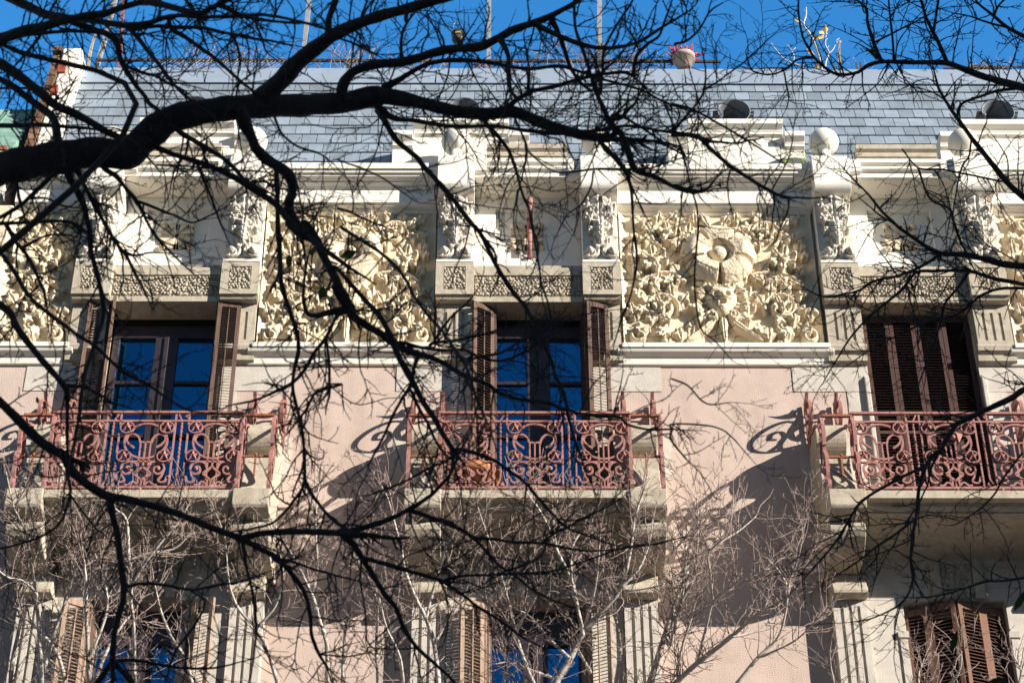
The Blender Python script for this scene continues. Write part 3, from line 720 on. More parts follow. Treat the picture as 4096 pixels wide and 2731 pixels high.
    for s in (-1, 1):
        jm = MB().box(*sorted((c+s*LO, c+s*(LO+.10))), f-.022, f, 11.5, 16.38); jm.prism([(f, 16.50), (f-.05, 16.49), (f-.04, 16.40), (f, 16.38)], 'x', *sorted((c+s*(LO-.02), c+s*(LO+.12)))); jm.build('jamb_moulding', M['pale'], lo)
    kb = MB(); kx = c+.08
    kb.box(kx-.36, kx-.22, f-.06, 0, 16.995, 17.86); kb.box(kx+.22, kx+.36, f-.06, 0, 16.995, 17.86); kb.box(kx-.22, kx+.22, f-.01, 0, 16.995, 17.86)
    kb.box(kx-.40, kx-.365, f-.025, 0, 16.995, 17.86); kb.box(kx+.365, kx+.40, f-.025, 0, 16.995, 17.86)
    ko = kb.build('key_block', M['stone'], lo, bevel=.008)
    if bi == 0: key_src = MB().field(pb_key[0]-.21, pb_key[1], -pb_key[2], False).build('pebble_inlay', M['stone'], ko, recalc=False); o = key_src
    else: o = inst(key_src, ko)
    o.location = (kx, f-.012, 17.0)
    if bi < 2:
        window(c, .16, 13.9, 16.97, .68, 16.45, [15.6, 14.8], 0)
        shutter((c-.69, f-.05), (c-1.0, f-.24), 13.9, 16.90, M['wood4'], 2, flip=-1)
        shutter((c-.68, f-.05), (c-.62, f+.24), 13.9, 16.90, M['wood4'], 2, rod=False, flip=-1)
        shutter((c+.69, f-.05), (c+1.0, f-.22), 13.9, 16.90, M['wood4'], 2)
        shutter((c+.68, f-.04), (c+.64, f+.24), 13.9, 16.90, M['wood4'], 2, rod=False)
    else:
        P = [(c-.67, f+.16), (c-.37, f+.04), (c-.02, f-.12), (c+.01, f-.12), (c+.36, f+.02), (c+.67, f+.16)]
        for a, e in ((0, 1), (1, 2), (3, 4), (4, 5)): shutter(P[a], P[e], 13.9, 16.90, M['wood2'], 2, rod=False)
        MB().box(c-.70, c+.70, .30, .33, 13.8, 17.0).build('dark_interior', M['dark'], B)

# ================================================================== street, neighbours, roof terrace
g = MB(); g.box(-600, 600, -700, 700, -.3, -.02); tag(g.build('ground', M['paving']), kind='structure')
g = MB(); g.box(-300, 300, -21, -5, -.018, .0); tag(g.build('street', M['asphalt']), kind='structure')
g = MB(); g.box(-300, 300, -5, 0, -.016, .13); tag(g.build('pavement', M['paving']), kind='structure')
g = MB(); g.box(-300, 300, -28.9, -21, -.016, .13); tag(g.build('far_pavement', M['paving']), kind='structure')
O = empty('unseen_shade_block', (0, 0, 0)); tag(O, 'unseen rendered apartment block across the street, added to shade the foreground trees', 'building')
q = MB(); q.box(-60, 110, -46, -29, 0, 26.5); q.build('wall', M['render'], O)  # unseen block, added and sized to keep sun off the foreground trees
q = MB(); q.box(-60, 110, -29.25, -28.7, 26.5, 26.9); q.build('cornice', M['white'], O)
q = MB()
for i in range(-18, 34):
    for k in range(6): q.box(i*3.2-.55, i*3.2+.55, -29.0, -28.96, 2+k*4, 4.4+k*4)
q.build('windows', M['frame'], O)

# green-roofed neighbour beyond the gable
Nb = empty('neighbouring_building', (-12, 0, 0)); tag(Nb, 'neighbouring house with green copper roof and thin terrace railing beyond the tiled gable', 'building')
off = 12
q = MB(); q.box(-10+off-15, -7.75+off, .1, 10, 0, 25.4); q.box(-13, -7.5+off, -.1, .1, 25.0, 25.25); q.build('wall', M['pale'], Nb)
q = MB(); q.prism([(.0, 25.35), (.15, 25.6), (1.25, 27.45), (1.5, 27.55), (9, 27.6), (9, 25.35)], 'x', -13, -7.72+off)
rf = q.build('copper_roof', M['copper'], Nb)
q = MB()
for x in np.arange(-13, 4.2, .8): q.bar([(x, .14, 25.63), (x, 1.24, 27.48)], (0, 1, .6), .03, .03)
q.build('roof_seam', M['copper'], rf)
q = MB(); q.box(-13, -7.74+off, -.12, .05, 25.26, 25.34); q.build('gutter', M['rust'], Nb)
q = MB(); q.box(-13, -7.8+off, 1.5, 1.53, 28.20, 28.23)
for x in np.arange(-13, 4.2, .16): q.tube([(x, 1.515, 27.5), (x, 1.515, 28.2)], .008, 5)
q.build('terrace_railing', M['darkmetal'], Nb)

# terrace railing of our roof
tr = MB(); TZ = 28.62
tr.box(-7.0, 3.9, 1.58, 1.62, 28.96, 29.01); tr.box(-7.0, 3.9, 1.59, 1.61, 28.72, 28.735)
for x in np.arange(-7.0, 3.9, 1.1): tr.box(x, x+.03, 1.585, 1.615, TZ, 28.96)
for x in np.arange(-7.0, -6.3, .18): tr.tube([(x, 1.6, TZ), (x, 1.6, 28.96)], .012, 5)
o = tr.build('terrace_railing', M['darkmetal'])
tag(o, 'low dark metal railing along the roof terrace behind the zinc edge', 'railing')
nm = MB(); x = -6.2
while x < -3.9:
    nm.tube([(x, 1.57, 28.63), (x+.32, 1.57, 28.95)], .004, 4); nm.tube([(x+.32, 1.57, 28.63), (x, 1.57, 28.95)], .004, 4); x += .07
nm.build('wire_mesh', M['metal'], o)
# tangle of flat bars lying on the right of the edge
ba = MB(); r5 = random.Random(4)
for i in range(16):
    x = r5.uniform(3.0, 8.8); ba.bar([(x, 1.62+.03*i, 28.68+r5.uniform(0, .22)), (x+r5.uniform(.8, 1.8), 1.62+.03*i, 28.68+r5.uniform(0, .24))], (0, 1, 0), .03, .02)
for i in range(22):
    x = r5.uniform(7.4, 9.6); ba.bar([(x, 1.58+.02*i, 28.74+r5.uniform(0, .25)), (x+r5.uniform(.8, 1.6), 1.58+.02*i, 28.74+r5.uniform(0, .22))], (0, 1, 0), .035, .02)
for x in (5.85, 5.95, 6.25, 6.32): ba.box(x, x+.03, 1.55, 1.58, 28.62, 28.93)
for a in (4.35,): ba.bar([(px, 1.6, pz_) for px, pz_ in arc(a, 28.65, .15, 0, 180, 14)], (0, 1, 0), .03, .02)
tag(ba.build('metal_bars', M['darkmetal']), 'tangle of dark metal bars lying on the roof edge beside the sapling', 'metal bars')

def pole(P, r, label, m='metal', sq=True):
    q = MB()
    if sq: q.bar(P, (0, 1, 0), r*2, r*2)
    else: q.tube(P, r, 8)
    q.box(P[0][0]-r*1.7, P[0][0]+r*1.7, P[0][1]-r*1.7, P[0][1]+r*1.7, P[0][2]-.05, P[0][2]+.03)
    tag(q.build('metal_pole', M[m]), label, 'pole', 'tall poles on the roof terrace')
pole([(-7.02, 1.7, 28.65), (-6.93, 1.7, 29.6), (-6.80, 1.7, 31.4)], .038, 'pale leaning pole rising beside the tiled gable end')
pole([(-6.58, 1.75, 28.65), (-6.66, 1.75, 29.8), (-6.78, 1.75, 31.3)], .026, 'thin brown pole leaning across the pale one near the gable', 'rust')
pole([(-3.42, 1.7, 28.65), (-3.36, 1.7, 31.4)], .038, 'upright grey pole wound with dry stems on the terrace')
pole([(-.15, 1.7, 28.65), (-.15, 1.7, 31.4)], .038, 'bare straight grey pole right of the hanging feeder')
pole([(1.77, 1.7, 28.65), (1.86, 1.7, 31.4)], .042, 'grey pole with orange dry weeds climbing at its foot')
def slat(x, z0, z1, label, y=1.62):
    q = MB(); P = smooth_pts([(x, y, z0), (x-.03, y, (z0*2+z1)/3), (x-.02, y, (z0+2*z1)/3), (x+.02, y, z1)], 5)
    q.bar(P, (0, 1, 0), [.04+.012*sin(i*.3) for i in range(len(P))], .03); q.sphere((x+.02, y, z1), .035, 10, (.8, .5, 1))
    tag(q.build('wooden_slat', M['drystem']), label, 'slat', 'old wooden slats on the roof edge')
slat(6.02, 28.62, 29.50, 'curved grey wooden slat standing right of the leafless sapling')
slat(-7.10, 28.65, 29.72, 'short grey wooden slat with notched head beside the leaning pole')

# hanging feeder on its wire
F_ = empty('hanging_feeder', (-.70, 2.0, 30.02)); tag(F_, 'small dark bird feeder hanging on a wire above the roof terrace', 'bird feeder')
q = MB(); q.lathe([(.0, .10), (.06, .10), (.13, .05), (.13, .02), (.10, .0), (.10, -.06), (.12, -.10), (.09, -.16), (0, -.18)], (0, 0, 0), n=20); q.build('body', M['darkmetal'], F_)
q = MB(); q.box(-.05, .05, -.11, -.09, -.03, .02); q.build('seed_window', M['yleaf'], F_)
q = MB(); q.tube([(a, 0, b) for a, b in arc(0, .22, .10, -90, 270, 20, .14)], .008, 5); q.tube([(0, 0, .36), (.02, 0, 1.1)], .006, 5); q.build('wire', M['metal'], F_)
q = MB(); q.tube([(-8, 2.0, 31.05), (-3.4, 1.8, 30.98), (0, 2, 31.05), (1.8, 1.8, 31.1), (4, 2, 31.0)], .008, 5)
tag(q.build('wire', M['metal']), 'thin wire stretched between the poles above the terrace', 'wire')
q = MB(); q.tube([(.0, 1.72, 30.0)]+[(-.36+.06*cos(t), 1.75, 30.22+.12*sin(t)) for t in np.linspace(0, 2*pi, 16)][:0]+[(-.15, 1.7, 30.0)], .004, 4)

# terracotta pot with red succulent lying over the edge
P_ = empty('flower_pot', (3.25, 1.5, 28.81)); tag(P_, 'dusty terracotta pot of red succulent standing on the roof edge', 'flower pot'); P_.scale = (.85, .85, .85)
q = MB(); q.lathe([(0, -.15), (.13, -.15), (.20, .12), (.235, .12), (.235, .22), (.205, .22), (.19, .14), (0, .14)], (0, 0, 0), n=28); q.build('pot', M['palepot'], P_)
q = MB(); r6 = random.Random(9)
for i in range(150):
    a = r6.uniform(0, 2*pi); e = r6.uniform(.1, 1.4); L_ = r6.uniform(.14, .34)
    b_ = np.array([r6.uniform(-.2, .2), r6.uniform(-.15, .15), .17]); dv = np.array([cos(a)*cos(e)*.9, sin(a)*cos(e), sin(e)])
    q.tube([b_, b_+dv*L_*.6, b_+dv*L_+np.array([0, 0, -.02])], [.012, .016, .004], 4)
q.build('red_leaves', M['red'], P_)
def weed(loc, n, hgt, sp, label, leafm='dryleaf', stemm='drystem', leaves=6, seed=1, cat='weed', group='dry weeds along the roof edge', lean=0, ls=.03, name='dry_weed', th=.006):
    r = random.Random(seed); s_ = MB(); l_ = MB()
    for i in range(n):
        b_ = np.array([r.uniform(-sp, sp), r.uniform(-.1, .1), 0]); a = r.uniform(-.7, .7)+lean; P = [b_]
        for k in range(6):
            a += r.uniform(-.25, .25); P.append(P[-1]+np.array([sin(a), r.uniform(-.15, .15), cos(a)])*hgt*r.uniform(.5, 1)/6)
        s_.tube(P, np.linspace(th, th*.35, 7), 4)
        for k in range(leaves):
            q_ = P[r.randint(1, 6)]; v = np.array([r.uniform(-1, 1), r.uniform(-1, 1), r.uniform(-.3, 1)]); v /= np.linalg.norm(v)
            e_ = q_+v*r.uniform(.03, .12)*(hgt/.8); s_.tube([q_, e_], th*.4, 3)
            t_ = np.array([r.uniform(-1, 1), r.uniform(-1, 1), r.uniform(-1, 1)]); t_ /= np.linalg.norm(t_); u_ = np.cross(v, t_); z_ = ls*r.uniform(.6, 1.3)
            l_.add([e_, e_+t_*z_*.5+v*z_*.5, e_+v*z_*1.4, e_-t_*z_*.5+v*z_*.5+u_*z_*.3], [(0, 1, 2, 3)])
    root = empty(name, loc); tag(root, label, cat, group)
    s_.build('stems', M[stemm], root, recalc=False); l_.build('leaves', M[leafm], root, recalc=False)
weed((-4.7, 1.62, 28.62), 34, .95, .9, 'wide patch of dry pinkish weeds over the wire mesh', seed=2, leaves=8)
weed((-2.75, 1.62, 28.62), 26, 1.0, .55, 'dry weeds just right of the pole wound with stems', seed=3, leaves=7)
weed((-1.55, 1.62, 28.62), 18, .7, .5, 'thin dry weeds below the hanging feeder', seed=4)
weed((-.30, 1.55, 28.60), 5, .35, .08, 'small brown succulent at the foot of the bare grey pole', seed=5, leaves=14, ls=.05)
weed((.52, 1.55, 28.60), 5, .40, .10, 'small brown succulent alone on the edge between two poles', seed=6, leaves=14, ls=.05)
weed((1.5, 1.62, 28.62), 36, 1.15, .75, 'tall orange dry weeds around the last pole', seed=7, leaves=9)
weed((2.55, 1.62, 28.62), 14, .8, .35, 'dry orange weeds left of the red potted plant', seed=8, leaves=8)
weed((8.9, 1.60, 28.65), 14, .5, .6, 'short dry weeds on the tangled metal bars', seed=10)
weed((6.45, 1.60, 28.65), 5, .55, .2, 'few thin dry stems right of the wooden slat', seed=12, leaves=2)
# leafless sapling with a few yellow leaves
sp = empty('sapling', (5.62, 1.62, 28.62)); tag(sp, 'pale bare sapling with few yellow leaves on the roof edge', 'sapling')
q = MB(); l_ = MB(); r7 = random.Random(21)
def sap(P, r0, lv=1):
    P = smooth_pts([(x, 0, z) for x, z in P], 5); q.tube(P, np.linspace(r0, r0*.45, len(P)), 6)
    for k in range(3, len(P), 2):
        if r7.random() < .6: v = np.array([r7.choice((-1, 1))*.6, r7.uniform(-.3, .3), .8])*r7.uniform(.05, .13); q.tube([P[k], P[k]+v], [.008, .004], 4)
sap([(.04, 0), (.03, .4), (-.02, .8), (-.10, 1.1), (-.18, 1.3), (-.12, 1.55), (-.10, 1.75)], .026)
sap([(.08, 0), (.12, .35), (.20, .6), (.16, .8), (.20, 1.1)], .022); sap([(.20, .58), (.30, .72), (.38, .95)], .013)
sap([(-.1, 0), (-.3, .25), (-.6, .45), (-.80, .85)], .020); sap([(-.45, .35), (-.42, .55), (-.50, .8)], .012)
for x, z in ((-.28, 1.42), (.02, .98), (.12, 1.12), (.20, 1.2), (-.12, .62), (-.05, .25), (.28, .15), (.1, 1.0)):
    a = r7.uniform(0, 6.3); v = np.array([cos(a), r7.uniform(-.4, .4), sin(a)])*.10; u_ = np.array([-sin(a), .4, cos(a)])*.055
    c_ = np.array([x, -.01, z]); l_.add([c_-v, c_-u_*.9+np.array([0, .03, 0]), c_+v, c_+u_], [(0, 1, 2), (0, 2, 3)])
q.build('branches', M['palebark'], sp, recalc=False); l_.build('leaves', M['yleaf'], sp, recalc=False)
weed((4.62, -.40, 24.67), 6, .40, .22, 'fresh yellow green weed sprouting on the white cornice below the stepped parapet', 'lleaf', 'lleaf', 5, 13, 'weed', None, ls=.045, name='green_weed')
# things on the balconies
bp = empty('flower_pot', (BAYS[1]-.72, -.95, 17.975)); tag(bp, 'orange terracotta pot standing behind the middle balcony railing', 'flower pot')
q = MB(); q.lathe([(0, 0), (.20, 0), (.30, .40), (.335, .40), (.335, .52), (.30, .52), (.27, .42), (0, .42)], (0, 0, 0), n=28); q.build('pot', M['pot'], bp)
q = MB(); r8 = random.Random(3)
for i in range(9):
    a = r8.uniform(0, 6.3); q.tube([(.1*cos(a), .1*sin(a), .42), (.15*cos(a), .15*sin(a), .5+r8.uniform(0, .12))], [.008, .003], 4)
q.build('dry_stems', M['drystem'], bp)
q = MB(); r8 = random.Random(8); q.sphere((0, 0, 0), .24, 22, (1.2, .7, .8))
q.v = [(x*(1+.22*sin(9*z*4+x*17)), y*(1+.2*sin(x*31)), z*(1+.2*sin(x*23+y*19))) for x, y, z in q.v]
o = q.build('plastic_bag', M['bag']); o.location = (BAYS[0]+1.02, -.85, 18.16); tag(o, 'crumpled white plastic bag lying on the balcony beside the open brown shutter', 'bag')

# ================================================================== trees
ZOOM = dict(z1=(0, 0, .5957), z2=(1350, 0, .5957), z3=(2696, 0, .5957), z4=(0, 900, .5957), z5=(1350, 900, .5957), z6=(2696, 900, .5957),
            l1=(0, 1797, .5957), l2=(1350, 1797, .5957), l3=(2696, 1797, .5957), ov=(0, 0, 1.7415))
def world(px, py, t):                       # a sighting at distance t along the view axis
    return CAM+fw*t+rt*((px-PW/2)*t/FPX)+up*((PH/2-py)*t/FPX)
rt_ = random.Random(77)
OUT = []                                     # boughs that start outside the view, to be joined to the trunk
def grow(T, sets, base, spread, twig_density, upward, rr, lens=(90, 380), wtw=5.5, sub=True, dscale=1.0, drop=0.0, maxw=95):
    """T: limb mesh, sets: traced limbs; twigs are grown from the limbs in three dimensions. returns twig mesh"""
    tw = MB(); known = []; OUT.clear()                   # known points for joining limbs at the same distance
    for line in sets:
        tag_, pts = line[0], line[1]
        ox, oy, k = ZOOM[tag_]
        P = np.array([[ox+a*k, oy+b*k, w_*k] for a, b, w_ in pts], float)
        S_ = smooth_pts(P, 6); S_[:, 2] = np.clip(S_[:, 2], 2.0, None)
        t0 = None
        if known:
            KN = np.array(known); dd = np.hypot(KN[:, 0]-P[0, 0], KN[:, 1]-P[0, 1]); i = dd.argmin()
            if dd[i] < 55+P[0, 2]*.4:
                t0 = KN[i, 2]
                if 6 < dd[i]: P = np.vstack([[KN[i, 0], KN[i, 1], P[0, 2]], P]); S_ = smooth_pts(P, 6); S_[:, 2] = np.clip(S_[:, 2], 2.0, None)
            de = np.hypot(KN[:, 0]-P[-1, 0], KN[:, 1]-P[-1, 1]); ie = de.argmin()
        if t0 is None: t0 = base+rr.uniform(-spread, spread)
        L = np.cumsum(np.r_[0, np.hypot(*np.diff(S_[:, :2], axis=0).T)]); tot = L[-1]
        sl_ = rr.uniform(-1, 1)*.00055*dscale
        dep = t0+sl_*L+.05*np.sin(L/170+rr.uniform(0, 6))*dscale
        for q, dz in zip(S_[::2], dep[::2]): known.append((q[0], q[1], dz))
        W = np.array([world(q[0], q[1], t) for q, t in zip(S_, dep)])
        wob = np.cumsum(rng.normal(0, .0006, W.shape), 0)*dscale; wob -= np.linspace(0, 1, len(W))[:, None]*wob[-1]
        W = W+wob
        Rr = S_[:, 2]/2*dep/FPX
        Rr = Rr*(1+.05*np.sin(L/23+rr.uniform(0, 6))+rng.normal(0, .02, len(Rr)))
        big = S_[:, 2].max() > 30
        T.tube(W, Rr, 12 if big else 7)
        if not -1 < P[0, 0] < PW+1 or P[0, 1] < -1: OUT.append((W[0].copy(), W[0]-W[3], Rr[0]))
        # twigs
        n = int(tot/38*twig_density)
        for _ in range(n):
            i = min(len(W)-2, int(len(W)*rr.random()**.85)); wpx = S_[i, 2]
            if wpx > maxw*.6 and rr.random() < .85: continue
            tan = W[i+1]-W[i]; tan /= np.linalg.norm(tan)
            twig(tw, W[i], tan, dep[i], rr.uniform(*lens)*(1.0 if wpx < 30 else 1.15), min(wtw, wpx*.6), rr, upward, 2 if sub else 1, drop)
        twig(tw, W[-1], (W[-1]-W[-3])/np.linalg.norm(W[-1]-W[-3]+1e-9), dep[-1], rr.uniform(*lens)*.8, S_[-1, 2]*.8, rr, upward, 2 if sub else 1, drop, ang=0)
    return tw
UPW = np.array([0, 0, 1.])
def twig(tw, p0, tan, t, Lpx, wpx, rr, upward, lev, drop=0, ang=None):
    m = t/FPX; L = Lpx*m
    if ang is None: ang = rr.uniform(30, 80)
    ax = np.array([rr.gauss(0, 1) for _ in range(3)]); side = np.cross(tan, ax); side -= fw*(side@fw)*.6; side /= np.linalg.norm(side)+1e-9
    d = tan*cos(radians(ang))+side*sin(radians(ang)); d = d+UPW*upward; d /= np.linalg.norm(d)
    n = max(4, int(Lpx/22)); P = [p0]; bend = np.array([rr.gauss(0, 1) for _ in range(3)])*.10
    for k in range(n):
        d = d+bend*.35+np.array([rr.gauss(0, 1) for _ in range(3)])*.13+UPW*(upward*.16-drop*.06); d /= np.linalg.norm(d)
        P.append(P[-1]+d*L/n)
    P = np.array(P); R_ = np.linspace(wpx, max(1.9, wpx*.42), n+1)/2*m
    R_[1:-1:2] *= 1.22
    tw.tube(P, R_, 4, cap=False)
    if lev > 0:
        for k in range(1, n):
            if rr.random() < (.42 if lev == 2 else .30):
                tt = P[k+1]-P[k]; tt /= np.linalg.norm(tt)
                twig(tw, P[k], tt, t, Lpx*rr.uniform(.18, .52)*(1-.5*k/n), max(2.0, wpx*.58), rr, upward, lev-1, drop, rr.uniform(35, 70))
            elif rr.random() < .25:          # bud
                tt = P[k+1]-P[k]; tt /= np.linalg.norm(tt); a = np.cross(tt, fw); a /= np.linalg.norm(a)+1e-9
                v = (tt*.6+a*rr.choice((-1, 1)))*rr.uniform(6, 11)*m; tw.tube([P[k], P[k]+v], [R_[k]*.9, R_[k]*.5], 3, cap=False)
def S3(s):                                   # "x,y,w x,y,w ..."
    return [tuple(float(v) for v in q.split(',')) for q in s.split()]

